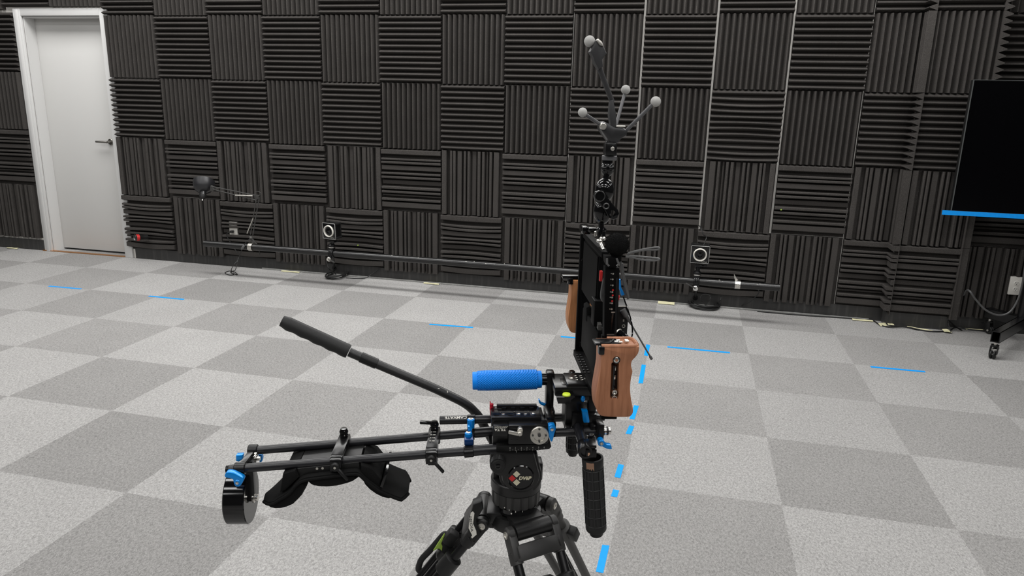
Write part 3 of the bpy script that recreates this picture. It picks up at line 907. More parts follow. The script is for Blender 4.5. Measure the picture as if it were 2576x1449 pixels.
coil(1771, 773, 37, 9, 11, 0.0034, 9, 'larger tangled coil of black cable on the carpet below the right camera',
     [[PZ(1775, 768, .02), PY(1763, 756, -.14), PY(1764, 744, -.14), PY(1776, 740, -.14), PY(1788, 746, -.14), PY(1784, 757, -.14), PZ(1778, 768, .02)],
      [PZ(1805, 770, .012), PY(1812, 757, -.09), PY(1814, 749, -.08)],
      [PZ(1806, 770, .006), PZ(1850, 773, .005), PY(1885, 760, -.03), PY(1908, 738, -.05), PY(1908, 729, -.05)]])

# ------------------------------------------------------------------ tape on the carpet
def tape(a, b, w, m, label, cat, group, z=0.0006):
    a, b = Vector(a), Vector(b); d = (b - a).normalized(); s = W.cross(d) * w / 2
    rn = random.Random(int(a.x * 1000)); e = lambda: d * rn.uniform(-.003, .003)
    n = 6; rows = []
    for k in range(n + 1):
        p = a + (b - a) * k / n
        rows.append([p - s + (e() if k in (0, n) else Vector()) + Vector((0, 0, z)), p + s + (e() if k in (0, n) else Vector()) + Vector((0, 0, z))])
    mb = MB(); mb.grid(rows, thick=(0, 0, 0.0006))
    return tag(obj('tape_strip', mb, m), label, cat, group)
GH = 'blue tape strips along the carpet joints'
for (a, b), lb in zip([((123, 720), (204, 727)), ((375, 745), (463, 753.5)), ((1080, 816), (1189, 824)), ((1411, 847), (1476, 852.5)), ((1680, 873), (1836, 887.5)), ((2191, 923), (2328, 935.5))],
                      ['at the far left, below the white door', 'second from the left, before the lamp', 'in the middle, above the blue handle', 'partly behind the rear wooden grip', 'just right of the wooden grips', 'at the far right, near the screen stand']):
    tape(PZ(*a), PZ(*b), 0.024, 'blue_tape', 'blue tape strip along the carpet joints, ' + lb, 'tape', GH)
GV = 'blue tape dashes leading towards the viewer'
for (a, b), lb in zip([((1630.5, 867.5), (1625, 895)), ((1619.5, 918), (1611.5, 964.5)), ((1601, 1021), (1589.5, 1055)), ((1589.5, 1071.5), (1580.5, 1092)), ((1562.5, 1169), (1553, 1202)), ((1550, 1233), (1544.5, 1249.5)), ((1524, 1372), (1508, 1441))],
                      ['farthest, by the antenna tip', 'second farthest, beside the top of the front wooden grip', 'beside the bottom of the front wooden grip', 'short one below the front wooden grip', 'beside the front hand grip, longer one', 'short one beside the front hand grip', 'nearest, at the bottom edge of the picture']):
    tape(PZ(*a), PZ(*b), 0.024, 'blue_tape', 'blue tape dash on the carpet, ' + lb, 'tape', GV)
GM = 'cream masking tape along the wall'
def mtape(u0, v0, u1, v1, w, label, z=0.004, tilt=0.0):
    a, b = PZ(u0, v0, z), PZ(u1, v1, z)
    for q in (a, b):
        if q.x < PX0 - .05 or q.x > PX1 + .04: q.y = min(q.y, -0.012 - w * .5)
        elif q.x < PX1: q.y = min(q.y, PY1 - BT - .004 - w * .5)
    d = (b - a).normalized(); s = W.cross(d)
    if s.y > 0: s = -s
    rows = []
    for k in range(6):
        p = a + (b - a) * k / 5
        wob = 0.002 * math.sin(k * 2.1 + u0)
        rows.append([p + s * (w * .5 + wob) + W * 0.0005, p + W * (0.006 + wob), p - s * (w * .5 + wob) + W * (0.002 + tilt)])
    mb = MB(); mb.grid(rows, thick=(0, 0, 0.0008))
    return tag(obj('masking_tape', mb, 'mask_tape'), label, 'masking tape', GM)
mtape(42, 618.5, 71, 620.5, 0.026, 'cream masking tape at the foot of the wall, left of the door')
mtape(716, 679, 762, 682.5, 0.028, 'cream masking tape at the foot of the wall, between lamp and left camera')
mtape(1074, 707, 1112, 710.5, 0.028, 'cream masking tape at the foot of the wall, below the middle of the pipe')
mtape(1656, 757.5, 1697, 761, 0.034, 'cream masking tape at the foot of the wall, left of the right coil', tilt=0.01)
mtape(2138, 796.5, 2189, 800, 0.034, 'cream masking tape over the cable, left of the pillar')
mtape(2212, 819.5, 2226, 814, 0.026, 'small crumpled masking tape at the inner corner of the pillar', tilt=0.012)
mtape(2231, 814, 2247, 815.5, 0.03, 'small square of masking tape at the left end of the pillar', z=0.012)
mtape(2281, 822, 2346, 833.5, 0.03, 'long cream masking tape at the foot of the pillar front')
mtape(2369, 820, 2385, 836, 0.05, 'folded square of masking tape at the right end of the pillar', z=0.01)
mtape(2424, 824, 2469, 828.5, 0.03, 'cream masking tape right of the pillar, behind the screen stand')
mb = MB()
def keep_out(p):
    if p.x < PX0 - .04 or p.x > PX1 + .03: p.y = min(p.y, -.012)
    elif p.z < .1: p.y = min(p.y, PY1 - BT - .008)
    return p
mb.tube(spline([keep_out(p_) for p_ in (PZ(1905, 783, .005), PZ(1970, 789, .005), PZ(2040, 794.5, .005), PZ(2110, 798.5, .005), PZ(2160, 800, .006), PZ(2192, 804, .006), PZ(2212, 816, .006), PZ(2232, 822, .006), PZ(2275, 822, .006), PZ(2310, 829, .006), PZ(2350, 834, .006), PZ(2386, 832, .006),
                 PZ(2405, 823, .006), PZ(2440, 829, .006), PZ(2490, 833, .006), PZ(2576, 838, .006))]), 0.0045, 8)
mb.tube(spline([keep_out(p_) for p_ in (PZ(2240, 822, .015), PZ(2256, 821, .015), PZ(2290, 824, .012), PZ(2312, 829, .01))]), 0.004, 8)
mb.tube(spline([PZ(2392, 836, .01), PY(2386, 815, -.1), PY(2388, 808, -.09), PZ(2404, 822, .008), PZ(2420, 831, .005)]), 0.004, 8)
tag(obj('floor_cable', mb, 'cable'), 'black cable taped along the foot of the wall round the pillar', 'cable')
for (u, v, lb) in ((900.5, 617, 'small green dot on the foam right of the left camera'), (1965, 527.5, 'small green dot on the foam above the right end of the pipe')):
    p = PY(u, v, WY - TH - 0.0005)
    tag(obj('dot_sticker', MB().cyl(p, p + Vector((0, -.002, 0)), 0.0058, n=16), 'green_sticker'), lb, 'sticker', 'green dots on the foam')

# ------------------------------------------------------------------ screen on a wheeled stand
TY = -0.40
tx0 = 6.53
t_bl = PY(2403, 535, TY).z; t_tl = PY(2435, 200, TY).z
TWD, TH_ = 1.45, t_tl - t_bl
tc_ = Vector((tx0 + TWD / 2, TY, (t_bl + t_tl) / 2))
tv = thing('screen_on_stand', 'large black flat screen on a black wheeled stand at the right edge', 'television', (tc_.x, TY + .1, 0))
obj('screen_housing', MB().box(tc_ + Y * 0.028, (TWD, 0.045, TH_), bev=0.006), 'plastic', tv)
obj('screen', MB().box(tc_ + Vector((0, 0.003, 0.004)), (TWD - 0.012, 0.004, TH_ - 0.022)), 'screen', tv)
mb = MB()
mb.box(tc_ + Vector((-TWD / 2 + .0015, 0.003, 0)), (0.003, 0.012, TH_)); mb.box(tc_ + Vector((TWD / 2 - .0015, 0.003, 0)), (0.003, 0.012, TH_))
mb.box(tc_ + Vector((0, 0.0032, TH_ / 2 - .0015)), (TWD - .0062, 0.0115, 0.003)); mb.box(tc_ + Vector((0, 0.0032, -TH_ / 2 + .006)), (TWD - .0062, 0.0115, 0.012))
obj('bezel', mb, 'bezel', tv)
hub = PY(2572, 812, TY + .16); hub.z = 0.14
mb = MB()
for x in (hub.x, 2 * tc_.x - hub.x):
    mb.cyl((x, hub.y, 0.10), (x, hub.y, 1.5), 0.037, n=28)
    mb.box((x, TY + .1, 1.28), (0.05, 0.10, 0.5), bev=0.003)
mb.box((tc_.x, hub.y, 0.55), (2 * (tc_.x - hub.x), 0.03, 0.05), bev=0.003)
obj('pole', mb, 'black_metal', tv)
c1, c2 = PZ(2497, 901, 0), PZ(2483, 838, 0)
def leg_tube(a, b):
    mb = MB(); d = (b - a).normalized(); s = W.cross(d)
    for o_, w_, h_ in ((s * .0225, .005, .07), (s * -.0225, .005, .07), (W * .0325, .05, .005), (W * -.0325, .05, .005)):
        mb.bar(a + o_, b + o_, w_, h_, s)
    return mb
def caster(c, d, parent):
    mb = MB(); top = c + W * 0.088
    mb.cyl(top, top + W * 0.022, 0.008, n=14)
    sd = W.cross(d)
    wh = c + W * 0.026 + d * -.012
    for s in (-1, 1): mb.prism([wh + sd * s * .017 + d * -.014 + W * .0, wh + sd * s * .017 + d * .014, wh + sd * s * .017 + d * .03 + W * .045, wh + sd * s * .017 + W * .055 + d * -.005], sd * s * .004, .001)
    mb.cyl(top, top - W * 0.012, 0.022, n=20)
    mb.bar(wh + d * .01 + W * .035, wh + d * .06 + W * .034, 0.02, 0.006, sd)
    o = obj('caster', mb, 'plastic', parent)
    mb = MB()
    for s in (-1, 1): mb.cyl(wh + sd * s * .003, wh + sd * s * .016, 0.0255, n=26, bev=.004)
    obj('wheel', mb, 'rubber', o)
    mb = MB()
    mb.cyl(wh - sd * .023, wh + sd * .023, 0.007, n=14)
    mb.cyl(top + W * .0, top + W * .02, 0.0095, n=14)
    mb.cyl(wh + d * .012 + W * .03 + sd * .015, wh + d * .012 + W * .03 - sd * .023, 0.005, n=12)
    obj('axle', mb, 'chrome', o)
mirror = lambda p: Vector((2 * tc_.x - p.x, p.y, p.z))
for c_ in (c1, c2):
    for fn in (lambda p: p, mirror):
        e = fn(c_); h_ = fn(Vector((hub.x, hub.y, 0)))
        if c_ is c2: h_ = fn(Vector((hub.x + .0, hub.y, 0)))
        d = (h_ - e).normalized()
        l = obj('leg', leg_tube(e - d * .025 + W * .142, h_ + W * .142), 'black_metal', tv)
        caster(e, (d if c_ is c1 else -d), tv)
a, b = tc_ + Vector((-TWD / 2 - .05, -.004, -TH_ / 2 - .002)), tc_ + Vector((TWD / 2, -.004, -TH_ / 2 - .002))
tag(obj('tape_strip', MB().box((a + b) / 2 + Y * .0, ((b - a).length, 0.0012, 0.028)), 'blue_tape'), 'long blue tape strip along the lower edge of the large screen', 'tape')
mb = MB(); q_ = lambda u, v: PY(u, v, -0.22)
mb.tube(spline([PY(2424, 742, -.10), PY(2432, 731, -.14), q_(2440, 733), q_(2455, 754), q_(2480, 780), q_(2512, 793), q_(2540, 785), q_(2560, 755), q_(2572, 715), q_(2580, 660)]), 0.0065, 8)
tag(obj('power_cable', mb, 'grey_cable'), 'grey cable hanging in a loop below the large screen', 'cable')
# ================================================================== THE TRIPOD
def cylV(mb, x, y, w0, w1, rpx, bev=0.0, n=24):          # round, axis across the rig
    a = P(x, y, w0); r = rpx * pxm(x, y, w0)
    mb.cyl(a, a + V * (w1 - w0), r, n=n, bev=bev); return a, r
def cylW(mb, x, y0, y1, w, rpx, bev=0.0, n=24):          # round, upright
    a, b = P(x, y0, w), P(x, y1, w); h = abs(a.z - b.z); c = P(x, (y0 + y1) / 2, w)
    mb.cyl(c - W * h / 2, c + W * h / 2, rpx * pxm(x, y0, w), n=n, bev=bev); return c
def Z5(x, y): return (1080 + x / 5.367, 990 + y / 5.367)
def Z4(x, y): return (540 + x / 4.293, 1030 + y / 4.293)
def Z8(x, y): return (1390 + x / 8.05, 980 + y / 8.05)

tri = thing('tripod', 'black video tripod with a fluid head standing on the carpet', 'tripod', Vector((O.x, O.y, 0)))
# fluid head
Y0, Y1 = 0.046, -0.046
body = MB()
cx, cy, rr = 1310.0, 1199.0, 55.0
def head_outline(xr, r):
    pts = [(1233, 1142), (xr, 1142)]
    for k in range(0, 22):
        a = -0.12 * PI + k / 21 * 1.12 * PI
        pts.append((cx + r * math.cos(a), cy + r * 0.86 * math.sin(a)))
    pts += [(1250, 1196), (1240, 1188), (1234, 1178)]
    return pts
body.rp(head_outline(1351, 54), -0.036, 0.04, 0.003)
hb = obj('head_body', body, 'tripod_plastic', tri)
cov = MB(); cov.rp(head_outline(1344, 48), -0.048, -0.036, 0.004)
obj('side_cover', cov, 'tripod_plastic', hb)
mb = MB()
bc = P(1310.4, 1201, -0.048); br = 31 * pxm(1310, 1201, -0.048)
mb.lathe(bc, -V, [(br * 1.1, -.002), (br * 1.1, 0.001), (br * 1.03, 0.0022), (br * .98, 0.0004), (0, 0.0004)], 48)
bd = obj('badge', mb, 'gloss_black', tri, label='glossy black round badge with diamonds')
def onplane(x, y, w): return P(x, y, w)
bw = -0.0488
def diamond(x, y, h):
    mb = MB(); mb.prism([P(x, y - h * .92, bw), P(x + h, y, bw), P(x, y + h * .92, bw), P(x - h, y, bw)], V * .0003); return mb
d_ = diamond(1299.5, 1193.0, 9.2); d2 = diamond(1299.5, 1213.8, 9.2); d_.merge(d2.bm)
obj('pale_diamonds', d_, 'cream_print', bd)
obj('red_diamond', diamond(1288.3, 1203.6, 9.2), 'red', bd)
mb = MB(); s_ = pxm(1320, 1203, bw)
add_text(mb, 'DV6P', P(1321, 1202.8, bw - .0002), U, W, 10.8 * s_, 32.5 * s_, 0.05, 0.25)
obj('lettering', mb, 'cream_print', bd)
mb = MB()
kc, kr = P(1252.5, 1171.8, -0.064), 20 * pxm(1252, 1172, -.06)
n = 36; pts = []
for k in range(n * 2):
    a = PI * k / n; r = kr if k % 2 else kr * 0.93
    pts.append(kc + U * math.cos(a) * r + W * math.sin(a) * r)
mb.prism(pts, V * .02, 0)
mb.lathe(kc, -V, [(kr * .85, -.001), (kr * .78, .003), (kr * .32, .003), (kr * .3, .001), (0, .001)], 32)
mb.cyl(kc + V * .02, kc + V * .04, kr * .7)
for k in range(28):
    a = 2 * PI * k / 28; d = U * math.cos(a) + W * math.sin(a)
    mb.bar(kc + d * kr * .55 - V * .0025, kc + d * kr * .9 - V * .001, .0012, .003, V)
kb = obj('drag_knob', mb, 'rubber', tri)
obj('knob_screw', MB().lathe(kc - V * .001, -V, [(.0055, 0), (.0055, .002), (.003, .0026), (.0028, .0008), (0, .0008)], 20), 'gloss_black', kb)
# pan base
def wz(y, rad): return (P(1303, y, -rad) - O).z
pc = lambda z: R3(-0.002, 0, z)
z1, z2, z3, z4 = wz(1229, .0445), wz(1255, .0445), wz(1288, .043), wz(1306, .037)
mb = MB(); mb.lathe(pc(z2), W, [(.030, .0), (.0435, .0), (.0450, .002), (.0450, z1 - z2 - .002), (.0435, z1 - z2), (.020, z1 - z2 + .004), (.0, z1 - z2 + .004)], 56)
for s, x in ((1, .038), (-1, -.038)):
    mb.box(R3(x, .004, z1 + .012), (.012, .03, .034), (U, V, W), .003)
obj('pan_housing', mb, 'tripod_plastic', tri)
mb = MB(); n = 72; rings = []
for zz, base in ((z3, .042), (z3 + .002, .0432), (z2 - .001, .0438), (z2, .042)):
    rings.append([pc(zz) + (U * math.cos(2 * PI * k / n) + V * math.sin(2 * PI * k / n)) * (base - (.0026 if (k % 4) == 0 else 0)) for k in range(n)])
t = bmesh.new(); rv = [[t.verts.new(p) for p in r] for r in rings]
for a, b in zip(rv, rv[1:]):
    for k in range(n): t.faces.new((a[k], a[(k + 1) % n], b[(k + 1) % n], b[k]))
t.faces.new(rv[0][::-1]); t.faces.new(rv[-1]); mb.merge(t)
rg = obj('drag_ring', mb, 'leg_casting', tri, smooth=12)
mb = MB()
for ch, x, y in (('4', 1266, 1280), ('3', 1280.7, 1283.5), ('2', 1297, 1285.8), ('1', 1313.8, 1285.8)):
    a = P(x, y, -.0415); d = (a - pc((a - O).z)); d.z = 0; d.normalize()
    xd = W.cross(d) ; c_ = pc((a - O).z) + d * .0437
    add_text(mb, ch, c_, xd, W, .0030, None, .02)
obj('ring_digits', mb, 'white', rg)
mb = MB(); mb.lathe(pc(z4), W, [(.034, 0), (.039, .004), (.042, z3 - z4)], 48)
rl = obj('base_ring', mb, 'gloss_black', tri)
a = P(1287, 1291, -.0385); d = a - pc((a - O).z); d.z = 0; d.normalize()
obj('index_dot', MB().ball(pc((a - O).z) + d * .0415, .0014, 10, 8), 'white', rl)
# quick-release plate and its scale
mb = MB()
mb.rp([(1249, 1122), (1380, 1116), (1386, 1119), (1387, 1125), (1382, 1130.5), (1345, 1134), (1249, 1139.5)], -0.042, 0.042, 0.0015)
mb.rb(1240, 1136, 1340, 1144, -.036, .036)
qp = obj('sliding_plate', mb, 'plastic', tri)
mb = MB()
for k, x in enumerate((1283, 1296.7, 1311.4, 1325.6, 1340.3, 1354.8, 1369)):
    y = 1127 - (x - 1283) * .02; s_ = pxm(x, y, -.042)
    add_text(mb, str(k), P(x, y, -.0424), U, W, 4.6 * s_, None, .02)
    for xx, h in ((x, 3.2), (x + 7, 1.2)):
        mb.rb(xx - .4, y + 4.2, xx + .4, y + 4.2 + h, -.0424, -.042, 0)
mb.rb(1298.5, 1133, 1299.4, 1139.5, -.0424, -.042, 0)
obj('scale_print', mb, 'grey_plastic', qp, label='pale scale numbers') .data.materials[0] = mat('scale_grey', (.42, .42, .40), .6)
# pan handle
HV = 0.085
mb = MB()
hp_ = [P(x, y, HV) for x, y in ((1262, 1150), (1252, 1132), (1236, 1104), (1220, 1076), (1205, 1049), (1192, 1034), (1178, 1021), (1160, 1009.5), (1138, 998.5), (1115, 987.5), (1080, 971.5), (950, 916.5), (878, 885.5))]
mb.tube(spline(hp_, 5), 11.3 * pxm(1100, 980, HV), 20)
mb.cyl(P(1258, 1142, .04), P(1258, 1142, HV + .015), .014)
ph = obj('pan_handle', mb, mat('handle_tube', (.013, .013, .013), .4, 0, .5, bump=.15, bscale=900), tri)
mb = MB(); a, b = P(948, 915.5, HV), P(907, 898, HV)
mb.cyl(a, b, 13.6 * pxm(930, 900, HV), n=24, bev=.0006)
obj('tube_collar', mb, 'plastic', ph)
a, b = P(877, 884.5, HV), P(709, 807, HV); d = (b - a); L_ = d.length; d.normalize()
gx = (W - d * W.dot(d)).normalized(); gy = d.cross(gx)
rp_ = pxm(800, 845, HV)
rows = []; nS, nA = 40, 40
for i in range(nS + 1):
    s = i / nS
    r = 18.2 - 1.2 * s
    if s > .90: r -= (s - .90) / .10 * 3.2
    if s < .02: r -= .8
    row = []
    for k in range(nA):
        an = 2 * PI * k / nA
        q = r
        if .12 < s < .93:
            e_ = min(1, (s - .12) / .03, (.93 - s) / .03)
            for c_ in (-.62, .25, 1.1, 2.0, -1.5):      # long flutes
                dd = abs((an - PI / 2 - c_ + PI) % (2 * PI) - PI)
                if dd < .17: q -= 1.5 * e_ * (1 - (dd / .17) ** 2)
            lo = math.cos(an - PI)
            if lo > .2: q += 1.0 * math.sin(s * 30) * lo     # finger waves underneath
        row.append(a + d * (s * L_) + (gx * math.cos(an) + gy * math.sin(an)) * (q * rp_))
    rows.append(row)
t = bmesh.new(); rv = [[t.verts.new(p) for p in r] for r in rows]
for x_, y_ in zip(rv, rv[1:]):
    for k in range(nA): t.faces.new((x_[k], x_[(k + 1) % nA], y_[(k + 1) % nA], y_[k]))
t.faces.new(rv[0][::-1]); t.faces.new(rv[-1]); bmesh.ops.recalc_face_normals(t, faces=t.faces[:])
mb = MB(); mb.merge(t); obj('handle_grip', mb, 'grip_foam', ph)
mb = MB(); q = P(1126, 987, HV) + (-V + W * .5).normalized() * .0083; mb.ball(q, .0016, 8, 6, (.7, .4, 1.6))
q = P(1103, 981, HV) + (-V + W * .9).normalized() * .0083; mb.ball(q, .0014, 8, 6, (2.2, .5, .4)); obj('scratch', mb, 'white', ph)

# legs
HZ, HR, KK = -0.166, 0.058, 0.70
mb = MB()
mb.lathe(pc(z4 - .030), W, [(.030, 0), (.046, .004), (.050, .018), (.046, .030)], 48)
dirs = []
for deg in (-65, 175, 55):
    a = math.radians(deg); e = U * math.cos(a) + V * math.sin(a); tg = -U * math.sin(a) + V * math.cos(a)
    H = R3(-.002, 0, HZ) + e * HR
    dirs.append((H, e, tg))
    mb.cyl(H - tg * .0345, H + tg * .0345, .0145, n=28)
    mb.box(H - e * .022 + W * .004, (.03, .062, .022), (e, tg, W), .004)
    mb.box(H - e * .026 - W * .01, (.03, .05, .02), (e, tg, W), .003)
obj('leg_spider', mb, 'tripod_plastic', tri)
for i, (H, e, tg) in enumerate(dirs):
    d = (e * KK - W).normalized(); nn = tg.cross(d)
    if nn.dot(e) < 0: nn = -nn
    LL = (H.z - 0.012) / -d.z
    mb = MB()
    for s in (-1, 1):
        c0 = H + tg * s * .0425
        mb.cyl(c0 - tg * .0075, c0 + tg * .0075, .0135, n=24, bev=.003)
        mb.box(c0 + d * .022, (.0165, .025, .046), (tg, nn, d), .004)
        mb.cyl(c0 + d * .03, c0 + d * .050, .0116, n=20, bev=.001)
    mb.box(H + d * .0335 + nn * .004, (.090, .017, .027), (tg, nn, d), .002)
    leg = obj('leg', mb, ('leg_casting', 'tripod_plastic', 'grey_plastic')[i], tri)
    for s in (-1, 1):
        c0 = H + tg * s * .0425 + tg * s * .0078
        mb = MB(); mb.lathe(c0, tg * s, [(.0065, -.001), (.0065, .001), (.0035, .0015), (.003, .0002), (0, .0002)], 20)
        obj('hinge_bolt', mb, 'steel', leg)
        mb = MB(); mb.cyl(H + tg * s * .0425 + d * .045, H + tg * s * .0385 + d * LL * .52, .0088, n=20)
        obj('upper_tube', mb, 'black_metal' if i != 2 else 'grey_plastic', leg)
    s0 = .084
    mb = MB()
    for s in (-1, 1):
        mb.lathe(H + tg * s * .041 + d * s0, d, [(.013, 0), (.0165, .002), (.0165, .034), (.0135, .037)], 24)
    mb.box(H + d * (s0 + .019), (.082, .02, .030), (tg, nn, d), .003)
    mb.lathe(H + d * (s0 - .004), d, [(.012, 0), (.017, .004), (.0195, .04), (.016, .046)], 28)
    obj('clamp_block', mb, 'tripod_plastic' if i != 2 else 'grey_plastic', leg)
    mb = MB()
    mb.cyl(H + d * (s0 - .002), H + d * LL * .80, .0095, n=20)
    mb.cyl(H + d * LL * .50, H + d * LL, .0075, n=18)
    mb.box(H + d * LL * .52, (.09, .024, .04), (tg, nn, d), .003)
    for s in (-1, 1): mb.cyl(H + tg * s * .012 + d * s0, H + tg * s * .012 + d * LL * .52, .0025, n=10)
    obj('lower_tube', mb, 'black_metal', leg)
    f_ = H + d * LL
    mb = MB(); mb.lathe(Vector((f_.x, f_.y, 0)), W, [(.018, 0), (.021, .004), (.017, .018), (.009, .03)], 24)
    obj('rubber_foot', mb, 'rubber', leg)
    mb = MB()
    if i == 1:                                          # flip lever of the left leg
        lv = [P(x, y, .012) for x, y in ((1126, 1347), (1118, 1344), (1106, 1356), (1082, 1384), (1062, 1405), (1055, 1420), (1053, 1432), (1058, 1436))]
        mb.tube(spline(lv, 5), .0058, 12)
        mb.box(P(1124, 1366, .006), (.024, .022, .03), (tg, nn, d), .003)
        mb.box(P(1134, 1352, -.004), (.02, .02, .026), (tg, nn, d), .003)
        lo_ = obj('leg_lever', mb, 'rubber', leg)
        mb = MB(); mb.prism([P(x, y, -.006) for x, y in ((1118, 1343), (1119, 1345), (1110, 1368), (1113, 1374), (1112, 1386), (1104, 1380), (1090, 1386), (1100, 1370), (1112, 1352))], V * .004, .0006)
        obj('sticker', mb, 'green_sticker', lo_, label='green sticker')
        # carrying grip with a white label over the hinge
        mb = MB(); mb.rp([(1190, 1270), (1212, 1262), (1216, 1282), (1199, 1308), (1200, 1322), (1211, 1342), (1200, 1358), (1186, 1366), (1177, 1342), (1179, 1312)], -.052, -.030, .003)
        pgp = obj('lock_lever', mb, 'plastic', leg)
        zz = lambda x, y: P(1030 + x / 8.57, 1280 + y / 8.57, -.0535)
        mb = MB(); mb.prism([zz(*q) for q in ((1322, 95), (1370, 60), (1400, 100), (1372, 320), (1440, 480), (1448, 556), (1350, 640), (1330, 612), (1356, 582), (1276, 420), (1290, 280))], V * .001)
        pl = obj('label', mb, 'white', pgp, label='white paper label')
        mb = MB(); xd = (zz(1362, 470) - zz(1330, 200)).normalized(); yd = (-V).cross(xd)
        add_text(mb, 'MEDIA', (zz(1332, 330)) - V * .0004, xd, yd, .0042, .030)
        obj('lettering', mb, 'gloss_black', pl)
    else:
        mb.box(H + d * (s0 + .02) - tg * .062, (.018, .02, .03), (tg, nn, d), .003)
        obj('leg_lever', mb, 'rubber', leg)

# ================================================================== THE SHOULDER RIG
rig = thing('shoulder_rig', 'black shoulder rig of rods with blue levers on the tripod head', 'camera rig', R3(0, 0, -.05))
def blue_grip_mat():
    m, nt, b = nodemat('blue_knurled_grip')
    L = nt.links
    b.inputs['Base Color'].default_value = (0.0, 0.235, 0.88, 1); b.inputs['Roughness'].default_value = 0.5; b.inputs['Specular IOR Level'].default_value = 0.3
    tc = nt.nodes.new('ShaderNodeTexCoord'); mp = nt.nodes.new('ShaderNodeMapping')
    mp.inputs['Rotation'].default_value = (0, 0, -YAW)
    L.new(tc.outputs['Object'], mp.inputs['Vector'])
    hs = []
    for sg in (1, -1):
        w = nt.nodes.new('ShaderNodeTexWave'); w.wave_type = 'BANDS'; w.bands_direction = 'X'
        w.inputs['Scale'].default_value = 115
        m2 = nt.nodes.new('ShaderNodeMapping'); m2.inputs['Rotation'].default_value = (0, sg * .95, 0)
        L.new(mp.outputs[0], m2.inputs['Vector']); L.new(m2.outputs[0], w.inputs['Vector']); hs.append(w.outputs['Fac'])
    mn = nt.nodes.new('ShaderNodeMath'); mn.operation = 'MULTIPLY'; L.new(hs[0], mn.inputs[0]); L.new(hs[1], mn.inputs[1])
    bp = nt.nodes.new('ShaderNodeBump'); bp.inputs['Strength'].default_value = 0.9; bp.inputs['Distance'].default_value = 0.0012
    L.new(mn.outputs[0], bp.inputs['Height']); L.new(bp.outputs['Normal'], b.inputs['Normal'])
    return m
M['blue_grip'] = blue_grip_mat()
M['blue_rubber'] = mat('blue_rubber', (0.0, 0.25, 0.90), 0.5, 0, 0.3)
RR = 0.0075
def rod(a, b, r=RR, name='rod', cap=True):
    mb = MB(); mb.cyl(a, b, r, n=28, bev=.0008)
    return obj(name, mb, 'rod', rig)
# long shoulder rods, sagging slightly to the left
fa, fb = P(578, 1180.5, -.03), P(1262, 1128.5, -.03)
ra, rb_ = P(636, 1133.5, .03), P(1255, 1084, .03)
r1 = rod(fa, fb); r2 = rod(ra, rb_)
mb = MB(); mb.cyl(P(1190, 1133.7, -.03), fb, .0091, n=28, bev=.0008); obj('rod_sleeve', mb, 'rod', r1)
mb = MB(); mb.cyl(P(1193, 1089, .03), rb_, .0091, n=28, bev=.0008); obj('rod_sleeve', mb, 'rod', r2)
# short upper rods
c1a, c1b = P(1106, 1057.3, .03), P(1440, 1049.5, .03)
r3 = rod(c1a, c1b)
mb = MB(); nrm = (-V * .55 + W * .85).normalized(); yd = nrm.cross(-U)
q = P(1147, 1056.3, .03); s_ = pxm(1147, 1050, .03)
rd = (c1a - c1b).normalized()
add_text(mb, 'CAMVATE', q, rd, nrm.cross(rd), 7.4 * s_, 55 * s_, .02, 0, wrap=(q, RR))
obj('lettering', mb, 'white', r3)
r4 = rod(P(1300, 1091, -.03), P(1530, 1083.6, -.03))
mb = MB(); a, b = P(1526, 1083.6, -.03), P(1536.5, 1083.2, -.03); mb.cyl(a, b, .0066, n=24, bev=.001); mb.cyl(P(1519, 1084, -.03), P(1524, 1083.8, -.03), .0079, n=24)
obj('end_cap', mb, 'chrome', r4)

# base plate block
base = MB()
base.rb(1236, 1050, 1362, 1072, -.036, .012, .0015)
base.rb(1240, 1066, 1372, 1120, -.030, .040, .0015)
ztop = P(1297, 1050, -.036).z
base.box(R3(-.004, .006, ztop - O.z + .002), (.070, .010, .006), (U, V, W), .001)
for k in range(4): base.box(R3(-.027 + k * .016, -.001, ztop - O.z + .0012), (.008, .006, .004), (U, V, W), .0008)
bo = obj('base_block', base, 'gloss_black', rig)
bo.data.materials[0] = M['black_metal']
mb = MB()
for x, y, r in ((1248.6, 1043.5, 7.5), (1284, 1043, 7.5), (1258, 1037, 3), (1294, 1036, 3), (1329, 1035, 3)):
    q = PZ(x, y, ztop); mb.lathe(q, W, [(r * .00075, 0), (r * .00075, .0006), (r * .0006, .0002), (0, .0002)], 24)
obj('threaded_holes', mb, 'gloss_black', bo)
mb = MB()
for x, y, r in ((1266, 1043, 4.2), (1304.5, 1042.5, 5.5), (1322, 1042.4, 4.0), (1340, 1041.8, 5.5)):
    q = PZ(x, y, ztop); mb.lathe(q, W, [(r * .0008, 0), (r * .0008, .0012), (r * .0005, .0014), (r * .0004, .0004), (0, .0004)], 20)
obj('cap_screws', mb, 'chrome', bo)
mb = MB(); q = [PZ(x, y, ztop + .0002) for x, y in ((1244, 1029.5), (1269, 1029.2), (1269, 1023.6), (1245, 1024))]; mb.prism(q, W * .0004); obj('nameplate', mb, 'dark_steel', bo)
mb = MB(); cylW(mb, 1236.5, 1015, 1032, .006, 4.8, .0008); mb.rb(1233, 1026, 1236, 1047, .0, .03)
obj('red_pin', mb, 'red_metal', bo, label='red release pin')
mb = MB()
for x0, x1 in ((1283, 1297), (1303, 1312), (1321, 1339), (1362, 1369)): mb.rb(x0, 1061.5, x1, 1064.5, -.0385, -.035)
obj('rack_teeth', mb, 'black_metal', bo)
mb = MB(); mb.rp([Z5(1475, 90), Z5(1490, 88), Z5(1512, 130), Z5(1568, 150), Z5(1560, 178), Z5(1502, 152), Z5(1480, 125)], .022, .030, .001)
obj('side_lever', mb, 'blue_metal', bo, label='blue lever')
